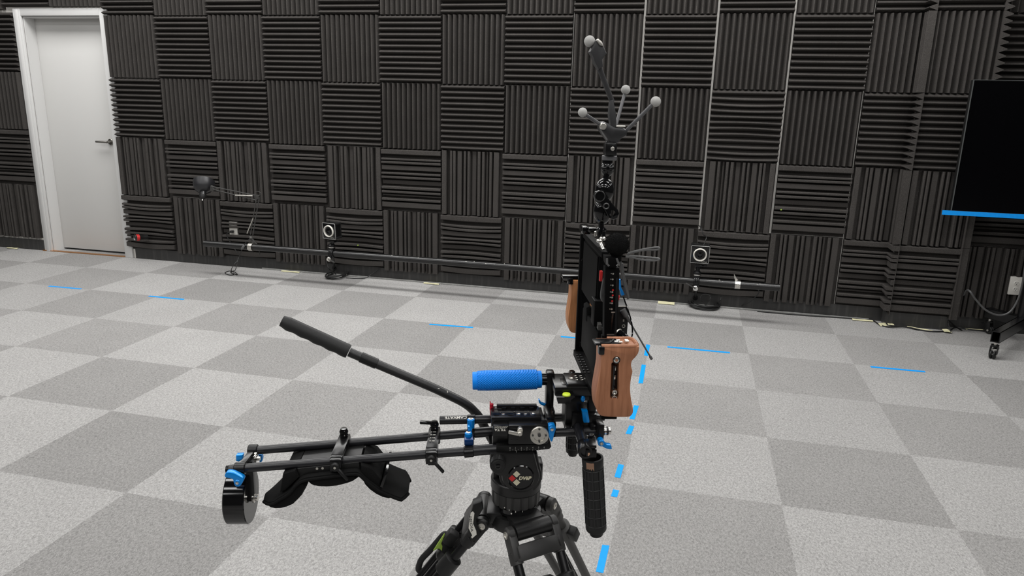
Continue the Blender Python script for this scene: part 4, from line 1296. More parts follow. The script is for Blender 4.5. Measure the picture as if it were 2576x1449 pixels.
# front plate with rosette
mb = MB(); mb.rb(1279, 1071, 1379, 1118.5, -.054, -.030, .002)
fp = obj('side_plate', mb, 'black_metal', rig)
mb = MB()
for x, y in ((1287, 1108), (1301, 1108)): cylV(mb, x, y, -.0545, -.053, 2)
obj('pin_holes', mb, 'gloss_black', fp)
mb = MB(); mb.rb(1241, 1071, 1279, 1098, -.050, -.030, .001); np_ = obj('name_plate', mb, 'black_metal', rig)
mb = MB(); s_ = pxm(1258, 1081, -.05)
add_text(mb, 'TILTA', P(1258.3, 1081.2, -.0504), -U, -W, 7.0 * s_, 29 * s_, .03, 0.12)
obj('lettering', mb, 'white', np_)
mb = MB()
for y in (1073.6, 1075.8):
    x = 1244.0
    rn = random.Random(int(y * 10))
    while x < 1274:
        w_ = rn.uniform(1.0, 4.2); mb.rb(x, y - .5, x + w_, y + .5, -.0503, -.050, 0); x += w_ + 1.1
obj('fine_print', mb, 'white', np_)
mb = MB()
rc, r_ = P(1357, 1096, -.056), 24 * pxm(1357, 1096, -.056)
mb.lathe(rc + V * .003, -V, [(r_, -.003), (r_, .0035), (r_ * .96, .0045), (r_ * .62, .0042), (r_ * .60, .0030), (r_ * .16, .0030), (r_ * .155, .001), (0, .001)], 64)
for k in range(56):
    a = 2 * PI * k / 56; d = U * math.cos(a) + W * math.sin(a)
    mb.bar(rc + d * r_ * .63 - V * .0013, rc + d * r_ * .95 - V * .0015, .0007, .0012, V)
ro = obj('rosette', mb, 'steel', fp, label='steel toothed rosette')
mb = MB(); cylV(mb, 1357, 1096, -.0590, -.054, 4.0)
for x, y in ((1357, 1080.5), (1340.5, 1096), (1373.5, 1096), (1357, 1111.5)): cylV(mb, x, y, -.0589, -.055, 2.6, n=14)
obj('rosette_holes', mb, 'outlet_dark', ro)
mb = MB()
cylV(mb, 1308, 1093, -.066, -.054, 6, .001); cylV(mb, 1309, 1084, -.062, -.054, 7, .001)
mb.bar(P(1306, 1092, -.063), P(1279, 1086.5, -.063), .0058, .005, W, .0015)
mb.bar(P(1308, 1093, -.060), P(1309, 1082, -.060), .008, .006, U, .0015)
obj('lock_lever', mb, 'steel', fp, label='small steel lever')
# rod clamp right of the block
mb = MB(); mb.rb(1371, 1064, 1399, 1102, -.042, -.018, .003); mb.rb(1374, 1033, 1396, 1064, .018, .042, .003); mb.rb(1376, 1050, 1394, 1070, -.03, .03)
rcp = obj('rod_clamp', mb, 'black_metal', rig)
def blue_lever(outline, hub, hr, w0, w1, parent, z=Z5):
    mb = MB(); mb.rp(smooth_px([z(*q) for q in outline], 3), w0, w1, .001)
    h = z(*hub); cylV(mb, h[0], h[1], w0 - .001, w1 + .003, hr, .001)
    o = obj('clamp_lever', mb, 'blue_metal', parent, label='blue lever')
    mb = MB(); a = P(h[0], h[1], w0 - .001); r = hr * .52 * pxm(h[0], h[1], w0)
    mb.lathe(a, -V, [(r, 0), (r, .0012), (r * .62, .0014), (r * .55, .0002), (0, .0002)], 18)
    obj('lever_bolt', mb, 'chrome', o); return o
blue_lever([(1612, 440), (1690, 430), (1708, 480), (1690, 540), (1664, 640), (1642, 648), (1622, 600), (1612, 520)], (1657, 485), 7.6, -.056, -.043, rcp)
# blue clamp tying the two rod pairs together
mb = MB(); mb.cyl(P(1167, 1137.2, -.03), P(1191.5, 1135.4, -.03), .0098, n=28, bev=.001)
mb.cyl(P(1170, 1095, .03), P(1193, 1093, .03), .0098, n=28, bev=.001); mb.cyl(P(1176, 1056, .03), P(1196, 1055.3, .03), .0092, n=28, bev=.001)
mb.box((P(1180, 1136, -.03) + P(1181, 1094, .03)) / 2, (.016, .05, .012), (U, V, W), .002)
mb.box(P(1184, 1075, .03), (.012, .014, .03), (U, V, W), .002)
dcl = obj('double_clamp', mb, 'black_metal', rig)
mb = MB(); cylW(mb, 1184.5, 1054, 1076, .012, 9.4, .001); cylW(mb, 1178.5, 1088, 1107, -.012, 9.4, .001)
mb.rp([Z5(520, 450), Z5(545, 450), Z5(578, 490), Z5(575, 520), Z5(520, 520)], -.006, .004, .001)
dl_ = obj('clamp_lever', mb, 'blue_metal', dcl, label='blue lever')
mb = MB()
for x, y, w in ((1184.5, 1054, .012), (1178.5, 1088, -.012)):
    q = P(x, y, w); mb.lathe(q, W, [(.0042, -.001), (.0042, .0012), (.0024, .0014), (.002, .0002), (0, .0002)], 18)
obj('lever_bolt', mb, 'chrome', dl_)
mb = MB(); mb.rb(1168, 1107, 1191, 1122, -.028, -.004, .002); obj('dark_spacer', mb, 'dark_blue', dcl)

# blue top handle
th_ = MB(); th_.rb(1374, 939, 1394, 1040, .020, .042, .003); th_.rb(1394, 956, 1419, 977, .020, .040, .001)
ha = obj('handle_arm', th_, 'black_metal', rig)
mb = MB(); q = PZ(1384.5, 1036.5, P(1384, 1033, .018).z); mb.lathe(q, W, [(.005, 0), (.005, .0006), (.0025, .0008), (0, .0002)], 18); obj('arm_screw', mb, 'gloss_black', ha)
a, b = P(1374, 953.8, .031), P(1187.5, 958, .031); L_ = (b - a).length; d = (b - a).normalized()
s_ = pxm(1280, 955, .031)
mb = MB(); mb.cyl(a - d * .002, a + d * .013, 15.5 * s_, n=28, bev=.0008); obj('handle_neck', mb, 'gloss_black', ha)
def ax(px): return (1374 - px) / 186.5 * L_
mb = MB(); mb.lathe(a, d, [(20 * s_, ax(1351)), (25 * s_, ax(1350)), (25.6 * s_, ax(1320)), (25.2 * s_, ax(1270)), (25.6 * s_, ax(1225)), (24.6 * s_, ax(1201)), (20 * s_, ax(1200))], 64)
hg = obj('handle_grip', mb, 'blue_grip', ha, label='blue knurled handle')
mb = MB(); mb.lathe(a, d, [(16 * s_, ax(1362.5)), (21.5 * s_, ax(1361.5)), (22 * s_, ax(1350)), (18 * s_, ax(1349.5))], 48)
mb.lathe(a, d, [(18 * s_, ax(1201.5)), (22.4 * s_, ax(1201)), (22.4 * s_, ax(1191)), (21 * s_, ax(1188.6)), (0, ax(1188.6))], 48)
obj('grip_ends', mb, 'blue_rubber', hg)

# mounting plate, bubble level, cheese plate
mb = MB(); mb.rb(1396, 975, 1490, 996, -.030, .036, .001)
mb.rp([(1400, 1000), (1447, 1000), (1437, 1006), (1437, 1016), (1404, 1016), (1402, 1006)], -.048, -.029, .001)
mb.rb(1413, 968, 1427, 982, -.02, .012, .002)
mp_ = obj('mounting_plate', mb, 'black_metal', rig)
mb = MB(); c_ = P(1425, 993, -.038); mb.lathe(c_ - W * .006, W, [(.0070, 0), (.0070, .007), (.0060, .0084), (.0, .0088)], 28)
lv = obj('bubble_level', mb, 'neon', mp_, label='neon yellow bubble level')
mb = MB(); mb.ring(c_ + W * .0022, W, .003, .0004, 20, 6); obj('level_ring', mb, 'grey_plastic', lv)
mb = MB(); cylV(mb, 1426, 1008.5, -.0475, -.046, 3.2, n=14); obj('lock_mark', mb, 'steel', mp_)
mb = MB(); mb.rb(1426, 966, 1485, 985, -.030, .026, .003)
cp = obj('cheese_plate', mb, 'gloss_black', rig); cp.data.materials[0] = M['black_metal']
zt = P(1455, 966, -.030).z
mb = MB()
for x, y in ((375, 850), (480, 850), (395, 888), (497, 890), (405, 930), (515, 930), (580, 905)):
    q = PZ(1400 + x / 8.05, 840 + y / 8.05, zt); mb.lathe(q, W, [(.0024, 0), (.0024, .0005), (.0014, .0002), (0, .0002)], 16)
q = PZ(1400 + 280 / 8.05, 840 + 900 / 8.05, zt); mb.lathe(q, W, [(.0042, 0), (.0042, .0008), (.002, .0002), (0, .0002)], 16)
obj('plate_holes', mb, 'steel', cp)
mb = MB(); q = P(1438.5, 938, .03); mb.lathe(q - W * .004, W, [(.0058, 0), (.006, .006), (.0045, .008), (.0022, .008), (.002, .006), (0, .006)], 24); obj('thumb_knob', mb, 'gloss_black', cp)
# uprights between the lower rods and the plate
mb = MB(); mb.rb(1424, 996, 1468, 1064, -.018, .02, .001); mb.rb(1479, 990, 1499, 1092, -.018, .02, .001); mb.rb(1439, 1043, 1500, 1096, -.026, .03, .001)
mb.rb(1424, 1060, 1440, 1076, -.012, .02); mb.rb(1462, 994, 1482, 1008, -.018, .02); mb.rb(1486, 1046, 1522, 1059, .0, .02, .001)
up_ = obj('riser_block', mb, 'black_metal', rig)
mb = MB(); mb.rb(1421, 1018, 1424, 1077, -.0185, .02, 0); obj('edge_strip', mb, 'dark_steel', up_)
mb = MB(); q = P(1466.5, 1002.5, -.026); mb.ball(q, .0040, 16, 10, (1, 1, 1.6)); obj('thumb_screw', mb, 'blue_metal', up_, label='blue thumb screw')
mb = MB(); mb.rp([(1464.5, 1035), (1479, 1035), (1483.3, 1059.5), (1482.6, 1064), (1469, 1064)], -.044, -.030, .0015); obj('clamp_lever', mb, 'blue_metal', up_, label='blue lever')
mb = MB(); mb.rb(1500, 1068, 1521, 1112, -.042, -.017, .004); mb.rb(1484, 1072, 1503, 1106, -.036, -.02, .003)
rcl = obj('rod_clamp', mb, 'black_metal', rig)
blue_lever([(925, 1090), (960, 1060), (1040, 1070), (1095, 1118), (1180, 1130), (1200, 1178), (1192, 1214), (1090, 1198), (1000, 1152), (945, 1125)], (990, 1092), 8.8, -.054, -.044, rcl, Z8)
# cross bar and hand grips
A_, B_ = P(1450, 1062, -.005), P(1472.5, 1135.5, -.115); dd = (A_ - B_).normalized()
back = A_ + dd * (.12 / dd.dot(V))
mb = MB(); mb.cyl(B_, back, .0083, n=28)
cb_ = obj('cross_bar', mb, 'rod', rig)
mb = MB(); n = 32
mb.lathe(B_ - dd * .004, dd, [(.0085, .012), (.0075, 0.0005), (.0078, 0), (.0112, 0), (.0118, .001), (.0118, .026), (.0112, .027)], n, cap=False)
q = P(1488, 1132, -.113); mb.rb(1474, 1121, 1501, 1128.5, -.118, -.092, .001); mb.rb(1474, 1131, 1501, 1152, -.118, -.092, .001)
gc = obj('grip_clamp', mb, 'black_metal', rig)
mb = MB(); mb.rb(1479, 1140, 1484, 1147, -.119, -.1175, 0); obj('torn_tape', mb, 'tear', gc)
mb = MB(); cylW(mb, 1488, 1093, 1114, -.078, 11, .002); q = P(1488, 1093, -.078)
kb = obj('clamp_knob', mb, 'gloss_black', gc)
mb = MB(); mb.lathe(P(1488, 1093.2, -.078), W, [(.0036, -.001), (.0036, .001), (.0018, .0012), (0, .0004)], 16); mb.rb(1474.5, 1096, 1478, 1109, -.082, -.078); obj('knob_screw', mb, 'chrome', kb)
def hand_grip(top, bot, rr, label, tape_patch):
    ax_ = (bot - top); L_ = ax_.length; d = ax_.normalized(); x, y, _ = frame(d)
    mb = MB(); mb.lathe(top, d, [(rr * .78, .012), (rr * .82, 0), (rr * 1.0, 0), (rr * 1.02, .001), (rr * 1.0, L_ * .10), (rr * .95, L_ * .115), (rr * .95, L_ * .83), (rr * 1.0, L_ * .84), (rr * 1.0, L_ * .915), (rr * .94, L_ * .93), (rr * .67, L_ * .935), (rr * .64, L_ * .99), (rr * .58, L_), (0, L_)], 40, cap=False)
    g = obj('hand_grip', mb, 'rubber', rig, label=label)
    mb = MB()
    for k in range(7): mb.ring(top + d * L_ * (.13 + .118 * k), d, rr * .955, .0011, 40, 6)
    for k in range(9):
        a = 2 * PI * k / 9 + .3; e = x * math.cos(a) + y * math.sin(a)
        mb.bar(top + d * L_ * .12 + e * rr * .96, top + d * L_ * .84 + e * rr * .96, .0022, .0018, e)
    for k in range(44):                                  # slanted ribbing between the bands
        a = 2 * PI * (k % 22) / 22; e = x * math.cos(a) + y * math.sin(a); tq = d.cross(e); l0 = .14 + .355 * (k // 22)
        mb.bar(top + d * L_ * l0 + e * rr * .945, top + d * L_ * (l0 + .32) + e * rr * .945 + tq * .0, .0007, .0010, e)
    obj('grip_ribs', mb, 'grip_foam', g)
    if tape_patch:
        rows = []
        for i in range(5):
            row = []
            for j in range(10):
                a = 1.75 + j * .155; hh = L_ * (.012 + .1 * i / 4 * (1 - .35 * abs(math.sin(j * 1.7))))
                e = -V * math.cos(a - 2.5) - U * math.sin(a - 1.7) * .8
                e = (e - d * e.dot(d)).normalized()
                row.append(top + d * hh + e * rr * 1.03)
            rows.append(row)
        mb = MB(); mb.grid(rows, thick=d * .0004); obj('torn_tape', mb, 'tear', g, label='torn pinkish tape')
    return g
hand_grip(P(1490.5, 1150, -.105), P(1500.5, 1345, -.105), 26.5 * pxm(1495, 1240, -.105), 'front ribbed hand grip', True)
hand_grip(P(1444, 1022, .105), P(1440, 1145, .105), 17.0 * pxm(1440, 1120, .105), 'rear ribbed hand grip', False)

# shoulder pad on the long rods
def at_rod(x, w):                                       # height of the long rods at this column
    yf = 1180.5 + (x - 578) * (1128.5 - 1180.5) / (1262 - 578); yr = 1133.5 + (x - 636) * (1084 - 1133.5) / (1255 - 636)
    return P(x, yf, w) if w < 0 else P(x, yr, w)
edge = [Z4(*q) for q in ((470, 1130), (560, 1085), (680, 1000), (800, 925), (870, 845), (930, 795), (1000, 772), (1100, 758), (1200, 745), (1350, 727), (1480, 712), (1560, 720), (1640, 790), (1720, 852), (1800, 902), (1950, 968), (2080, 1010))]
PV0, PV1 = -.050, .046
ce = spline([P(x, y, PV0) for x, y in edge], 4)
rows = []
for i, p in enumerate(ce):
    f = i / (len(ce) - 1); tw = min(1, f / .14 + .25, (1 - f) / .05 + .45)
    row = []
    for k in range(9):
        s = k / 8; b = math.sin(s * PI) * .004
        row.append(p + V * ((PV1 - PV0) * (.5 + (s - .5) * tw)) + W * b + (V * ((PV1 - PV0) * (tw - 1) * .5)) * 0)
    rows.append(row)
mb = MB(); mb.grid(rows, thick=W * .0065)
pad = obj('shoulder_pad', mb, 'fabric', rig)
mb = MB(); mb.tube([r[0] + W * .002 for r in rows], .0028, 8); mb.tube([r[-1] + W * .002 for r in rows], .0028, 8); obj('piping', mb, 'neoprene', pad)
def lobe(pts, name):                                    # soft cushion hanging below the pad
    out = [P(x, y, PV0) for x, y in pts]; cx_ = sum(out, Vector()) / len(out); rows = []
    n = 10
    for k in range(n + 1):
        t = k / n; sc = (max(0, 1 - abs(2 * t - 1) ** 6)) ** .5 * .16 + .84
        rows.append([cx_ + (p - cx_) * sc + V * ((PV1 - PV0) * (.03 + .94 * t)) for p in out])
    t = bmesh.new(); rv = [[t.verts.new(p) for p in r] for r in rows]; m_ = len(out)
    for a, b in zip(rv, rv[1:]):
        for k in range(m_): t.faces.new((a[k], a[(k + 1) % m_], b[(k + 1) % m_], b[k]))
    t.faces.new(rv[0][::-1]); t.faces.new(rv[-1]); bmesh.ops.recalc_face_normals(t, faces=t.faces[:])
    mb = MB(); mb.merge(t); return obj(name, mb, 'neoprene', pad, smooth=60)
lobe([Z4(*q) for q in ((560, 1085), (620, 1098), (690, 1095), (770, 1075), (850, 1040), (930, 960), (975, 880), (990, 830), (965, 785), (900, 810), (800, 925), (680, 1000))], 'cushion')
lobe([Z4(*q) for q in ((990, 815), (1030, 835), (1100, 846), (1200, 850), (1330, 838), (1450, 808), (1530, 780), (1560, 758), (1540, 722), (1350, 732), (1100, 763), (1000, 776))], 'cushion')
lobe([Z4(*q) for q in ((1580, 762), (1600, 805), (1660, 868), (1740, 925), (1820, 965), (1900, 985), (1945, 980), (1800, 908), (1720, 858), (1640, 796))], 'cushion')
mb = MB(); mb.rp([Z4(*q) for q in ((890, 640), (1560, 570), (1575, 690), (1480, 705), (1200, 738), (1000, 764), (925, 760), (890, 690))], -.040, .042, .002)
pp = obj('pad_plate', mb, 'plastic', rig)
mb = MB()
for x, y in ((1105, 641), (1165, 637)): cylV(mb, *Z4(x, y), -.0412, -.039, 3.2, n=14)
obj('plate_screws', mb, 'steel', pp)
mb = MB()
mb.rp([Z4(*q) for q in ((735, 700), (870, 660), (905, 740), (760, 880), (700, 900))], -.046, .040, .003)
obj('pad_strap', mb, 'fabric', pad); mb = MB()
mb.rp([Z4(*q) for q in ((1575, 600), (1700, 640), (1800, 760), (1780, 850), (1660, 770), (1575, 700))], -.046, .040, .003)
obj('pad_strap', mb, 'fabric', pad)
mb = MB(); mb.rp([Z4(*q) for q in ((1836, 700), (1862, 700), (1815, 850), (1783, 838))], -.052, .03, .001); obj('strap_bar', mb, 'gloss_black', pad)
# pad clamps
def slab(x, dz, l, w0, w1, th=.011):
    c0, c1 = at_rod(x, -.03), at_rod(x, .03); c = (c0 + c1) / 2
    return c + W * dz + V * ((w0 + w1) / 2), (l, w1 - w0, th)
def pad_clamp(xr, xf, name, marks):
    mb = MB()
    a, b = at_rod(xr, .03), at_rod(xf, -.03)
    sx_ = (b - a).normalized()
    mb.bar(a - sx_ * .010 + W * .009, b + sx_ * .002 + W * .009, .019, .008, U, .001)
    for q in (a, b): mb.box(q, (.021, .021, .024), (U, V, W), .003)
    mb.box(b - V * .012, (.019, .012, .022), (U, V, W), .002)
    mb.box((a + b) / 2 - W * .016, (.017, .05, .022), (U, V, W), .002)
    o = obj(name, mb, 'black_metal', rig)
    mb = MB(); k = a + W * .014
    mb.lathe(k, W, [(.007, 0), (.0075, .003), (.0065, .005), (.0078, .007), (.0078, .010), (.0065, .012), (.0055, .015), (0, .0155)], 24); obj('top_knob', mb, 'gloss_black', o)
    f = b - V * .020
    mb = MB(); mb.lathe(f + V * .003, -V, [(.0078, 0), (.0078, .006), (.006, .0075), (.003, .0075), (.003, .006), (0, .006)], 24)
    mb.bar(f - V * .001 + U * .003 - W * .002, f - V * .004 + U * .021 - W * .022, .0075, .005, V, .002); kk = obj('lever_knob', mb, 'plastic', o)
    obj('knob_screw', MB().cyl(f - V * .0035, f - V * .0046, .0022, n=14), 'steel', kk)
    if marks:
        mb = MB(); rn = random.Random(4)
        for j in range(5):
            c = a + (b - a) * (.05 + .17 * j) + W * .0153
            for u0, l_ in ((-.004, .0022), (-.0005, .0015), (.0022, .003)): mb.box(c + U * u0, (l_, .0016, .0003), (U, V, W))
        obj('scale_marks', mb, 'white', o)
        mb = MB(); mb.bar(k + W * .011, k + W * .013 - U * .026, .009, .005, V, .002); obj('top_lever', mb, 'gloss_black', o)
    return o
pad_clamp(866, 848, 'pad_clamp', False)
pad_clamp(1093, 1086, 'pad_clamp', True)
# left end: cross piece, weight, levers
ea, eb = P(637, 1133, .03), P(603, 1178.5, -.03)
mb = MB(); sx_ = (eb - ea).normalized()
mb.bar(ea - sx_ * .006 - W * .004, eb + sx_ * .006 - W * .004, .010, .016, U, .001)
mb.cyl(eb - U * .008, eb + U * .010, .0105, n=26, bev=.001); mb.cyl(ea - U * .008, ea + U * .008, .0105, n=26, bev=.001)
mb.rp([(613, 1172), (634, 1160), (640, 1262), (622, 1262)], -.012, .012, .001)
eo = obj('end_bracket', mb, 'black_metal', rig)
mb = MB(); a = P(569, 1181.2, -.03); d = (fb - fa).normalized()
mb.lathe(a, d, sum([[(.0058, .0022 * k), (.0068, .0022 * k + .0006), (.0068, .0022 * k + .0014), (.0058, .0022 * k + .002)] for k in range(7)], []), 24); obj('threaded_stub', mb, 'gloss_black', eo)
fc = P(633, 1247, 0); cr = .0475
mb = MB(); mb.lathe(fc, -U, [(0, 0), (cr - .0015, 0), (cr, .0015), (cr, .0345), (cr - .0015, .036), (0, .036)], 72)
cw = obj('counterweight', mb, 'gloss_black', rig)
mb = MB(); q = P(638, 1246, -.006); mb.lathe(fc + U * .004 - V * .006, U, [(.009, 0), (.009, .003), (.006, .004), (.006, .009), (0, .009)], 24); obj('weight_bolt', mb, 'chrome', cw)
mb = MB(); mb.box(fc + U * .001 + W * .027 + V * .004, (.001, .005, .02), (U, V, W)); obj('slot', mb, 'outlet_dark', cw)
mb = MB(); q = (ea + eb) / 2 + U * .010; mb.lathe(q - W * .004 + V * .01, U, [(.006, 0), (.006, .004), (.0035, .005), (.0035, .010), (0, .010)], 20); mb.ball(q + V * .018, .004, 12, 8); obj('bolt', mb, 'chrome', eo)
blue_lever([(108, 712), (130, 682), (200, 690), (300, 740), (308, 775), (270, 832), (222, 828), (204, 790), (190, 752), (118, 736)], (243, 793), 7.6, -.054, -.042, eo, Z4)
mb = MB(); mb.rp([Z4(*q) for q in ((228, 500), (300, 495), (300, 540), (262, 568), (228, 560))], .006, .018, .0015); mb.rp([Z4(*q) for q in ((470, 490), (505, 492), (516, 530), (508, 568), (484, 575))], .036, .046, .0015)
obj('clamp_lever', mb, 'blue_metal', eo, label='blue lever')

# ================================================================== THE SCREEN CAGE WITH WOODEN GRIPS
cage = thing('camera_cage', 'black upright camera cage with two wooden side grips, seen edge-on', 'camera cage', R3(.125, 0, .08))
mb = MB()
mb.box(R3(.124, -.012, .092), (.024, .29, .012), (U, V, W), .001)
mb.box(R3(.123, .032, .322), (.012, .19, .010), (U, V, W), .001)
mb.box(R3(.134, 0, .080), (.018, .05, .03), (U, V, W), .001)
mb.box(R3(.123, .128, .205), (.018, .010, .235), (U, V, W), .001)
mb.box(R3(.123, -.122, .150), (.022, .010, .12), (U, V, W), .001)
mb.box(R3(.130, .160, .20), (.016, .07, .012), (U, V, W), .001); mb.box(R3(.130, -.155, .205), (.016, .07, .012), (U, V, W), .001)
mb.box(R3(.136, .150, .13), (.012, .05, .03), (U, V, W), .001)
fr = obj('cage_frame', mb, 'matte_black', cage)
mb = MB()
for j in range(8):
    for s in (-.004, .004): mb.lathe(R3(.120 + s * .9 - .004, .10 - j * .013, .099), W, [(.0021, 0), (.0021, .0005), (.0012, .0001), (0, .0001)], 12)
obj('frame_screws', mb, 'dark_steel', fr)
mb = MB(); mb.rp([(1461.5, 836), (1476, 838), (1481, 842), (1480, 852), (1471, 857), (1459, 862), (1458, 874), (1484, 874), (1484, 647), (1470, 647), (1462, 656)], .118, .126, .001)
sp_ = obj('side_plate', mb, 'gloss_black', cage); sp_.data.materials[0] = M['matte_black']
mb = MB()
for y in (653, 664.5, 676): cylV(mb, 1474.5, y, .1172, .119, 3.2, n=16)
obj('plate_holes', mb, 'dark_steel', sp_)
mb = MB()
for y in (804, 816, 827): mb.rb(1467.5, y - .6, 1473, y + .6, .1172, .118, 0)
obj('plate_marks', mb, 'white', sp_)
mb = MB(); mb.box(R3(.127, .040, .267), (.015, .145, .100), (U, V, W), .002); obj('screen_body', mb, 'matte_black', cage)
mb = MB(); mb.box(R3(.1185, .040, .267), (.002, .137, .09), (U, V, W)); obj('display', mb, 'matte_black', cage)
mb = MB()
ql = P(1497, 757, -.045)
mb.box(ql + U * .010 + V * .014 - W * .022, (.020, .028, .044), (U, V, W), .0008)
bt = obj('battery_box', mb, 'matte_black', cage)
mb = MB(); mb.box(ql + U * .010 - V * .0002, (.020, .0008, .0009), (U, V, W)); mb.box(ql + V * .014 - U * .0002, (.0008, .028, .0009), (U, V, W)); obj('bright_edge', mb, 'dark_steel', bt)
mb = MB(); q0, q1 = P(1491, 777, .050), P(1509, 824, -.06); mb.bar(q0, q1, .006, .010, U, .0006)
sb = obj('cross_strut', mb, 'dark_steel', cage); sb.data.materials[0] = M['grey_plastic']
mb = MB(); mb.box(R3(.128, .02, .155), (.018, .15, .075), (U, V, W), .002); obj('power_module', mb, 'matte_black', cage)
mb = MB(); q = P(1511.5, 694, -.055); mb.box(q, (.0045, .006, .017), (U, V, W), .001); obj('red_switch', mb, 'red', cage, label='small red switch')
mb = MB(); mb.rp([(1475, 774), (1483, 770), (1493, 780), (1494, 824), (1484, 824), (1475, 808)], .045, .075, .002); obj('strap', mb, 'fabric', cage)
# wooden grips (slot cut through with a boolean)
def cut(mb, cutter):
    m1, m2 = bpy.data.meshes.new('t1'), bpy.data.meshes.new('t2')
    mb.bm.to_mesh(m1); cutter.bm.to_mesh(m2); cutter.bm.free()
    o1, o2 = bpy.data.objects.new('t1', m1), bpy.data.objects.new('t2', m2); COL.objects.link(o1); COL.objects.link(o2)
    md = o1.modifiers.new('b', 'BOOLEAN'); md.operation = 'DIFFERENCE'; md.object = o2; md.solver = 'EXACT'
    dg = bpy.context.evaluated_depsgraph_get(); dg.update()
    me = bpy.data.meshes.new_from_object(o1.evaluated_get(dg))
    mb.bm.free(); mb.bm = bmesh.new(); mb.bm.from_mesh(me)
    for x in (o1, o2): bpy.data.objects.remove(x)
    for x in (m1, m2, me): bpy.data.meshes.remove(x)
    return mb
FG = [(1511, 872), (1512, 890), (1511, 925), (1505, 962), (1499.5, 998), (1501, 1028), (1507, 1043), (1522, 1049), (1575, 1050.5), (1589, 1046), (1593.5, 1034), (1588.5, 1006), (1586, 978), (1588.5, 952), (1592, 936), (1588.5, 922), (1591, 909), (1600, 899), (1607, 888), (1609, 872)]
FGS = smooth_px([(FG[0][0], FG[0][1] - 12)] + FG + [(FG[-1][0], FG[-1][1] - 12)], 3)
FGS = [q for q in FGS if q[1] >= 871.9]
GV0, GV1 = -.212, -.172
mb = MB(); mb.rp(FGS, GV0, GV1, .006)
cu_ = MB(); cu_.rp([(1541.5, 921), (1544, 918), (1558, 918), (1561, 921), (1560, 1006), (1557.5, 1010.5), (1540.5, 1010.5), (1538, 1006)], GV0 - .01, GV0 + .014, 0)
mb = cut(mb, cu_)
fg = obj('wooden_grip', mb, 'wood', cage, label='front walnut grip')
mb = MB(); mb.rb(1541, 920, 1559, 1008, GV0 + .0132, GV0 + .02, 0); mb.rb(1541, 920, 1544, 1000, GV0 + .004, GV0 + .014, 0); ch = obj('slot_channel', mb, 'gloss_black', fg)
mb = MB()
for x, y in ((1546, 986.5), (1545.5, 1001)):
    q = P(x, y, GV0 + .003); mb.lathe(q, -V, [(.0042, -.012), (.0042, 0), (.0034, .0012), (.0025, .0012), (.0022, -.002), (0, -.002)], 22)
q = P(1551, 906, GV0); mb.lathe(q + V * .001, -V, [(.0042, 0), (.0042, .0012), (.003, .0018), (.002, .0018), (.0018, .0005), (0, .0005)], 22)
mb.rb(1547.5, 921, 1550.5, 933, GV0 + .006, GV0 + .013, .0008); mb.rb(1543.5, 944, 1550, 955, GV0 + .008, GV0 + .013, .001)
obj('grip_bolts', mb, 'chrome', fg)
mb = MB(); mb.ring(P(1551, 906, GV0 - .0002), V, .0048, .0006, 24, 6); obj('bolt_recess', mb, 'gloss_black', fg)
zt = P(1550, 870, GV0).z
mb = MB(); mb.box(P(1530, 872, GV0) + V * .019 + W * .0006, (.034, .024, .003), (U, V, W), .0008); mb.box(P(1513.5, 882, GV0) + V * .004, (.008, .012, .012), (U, V, W), .0015)
mb.box(P(1553, 872, GV0) + V * .017 + W * .001, (.014, .018, .004), (U, V, W), .0008)
mb.tube([P(1512, 872, GV0) + W * .0025 + V * .008, P(1538, 871, GV0) + W * .0025 + V * .008, P(1549, 869, GV0) + W * .0025 + V * .018], .0012, 8)
hd = obj('grip_head', mb, 'black_metal', fg)
mb = MB()
for du, dv in ((0, .012), (.006, .010), (.004, .018), (.016, .014), (.016, .019)):
    q = P(1553, 872, GV0) + V * dv + U * du + W * .003; mb.cyl(q - U * .002, q + U * .003, .0019, n=12)
obj('head_screws', mb, 'steel', hd)
mb = MB(); mb.tube(spline([P(1514, 873, GV0) + V * .003, P(1560, 873, GV0) + V * .003, P(1600, 873, GV0) + V * .004, P(1606, 872, GV0) + V * .018, P(1600, 872, GV0) + V * .034, P(1570, 873, GV0) + V * .037, P(1540, 873, GV0) + V * .037]), .0032, 10); obj('grip_lip', mb, 'wood', fg)
# rear grip: the same outline, shifted across the cage
off = P(1424, 800, .172) - P(1492.5, 998, GV0)
off = V * off.dot(V) + U * off.dot(U) + W * off.dot(W)
pts = [P(x, y, GV0) + off for x, y in FGS]
mb = MB(); mb.prism(pts, V * .040, .006)
rg_ = obj('wooden_grip', mb, 'wood_light', cage, label='rear cherry-toned grip')
mb = MB(); tq = P(1527, 869, GV0) + off; mb.box(tq + V * .018 + W * .003, (.050, .030, .006), (U, V, W), .001); mb.box(P(1509, 876, GV0) + off + V * .004, (.010, .012, .012), (U, V, W), .002); obj('grip_head', mb, 'gloss_black', rg_)
# front rail with its row of holes
mb = MB(); mb.rp([(1523, 672), (1559, 674), (1556, 770), (1551, 848), (1520, 848), (1521, 770)], -.136, -.120, .0015)
mb.rb(1528, 845, 1552, 862, -.136, -.12)
rl_ = obj('front_rail', mb, 'matte_black', cage)
mb = MB()
for x, y in ((1542.5, 689), (1541.5, 703), (1541.5, 718), (1540.5, 735), (1539.8, 748.5), (1539.6, 763), (1539, 778)):
    cylV(mb, x, y, -.1366, -.135, 2.3, n=12); cylV(mb, x - 4.6, y - .6, -.1364, -.135, 1.4, n=10)
obj('rail_holes', mb, 'steel', rl_)
mb = MB()
for x, y in ((1542, 730), (1541.5, 743), (1540, 757.5)): cylV(mb, x, y, -.1364, -.135, 2.4, n=12)
obj('red_dots', mb, 'red', rl_)
mb = MB(); mb.rb(1538, 786, 1545, 836, -.1365, -.135, 0); obj('rail_slot', mb, 'gloss_black', rl_)
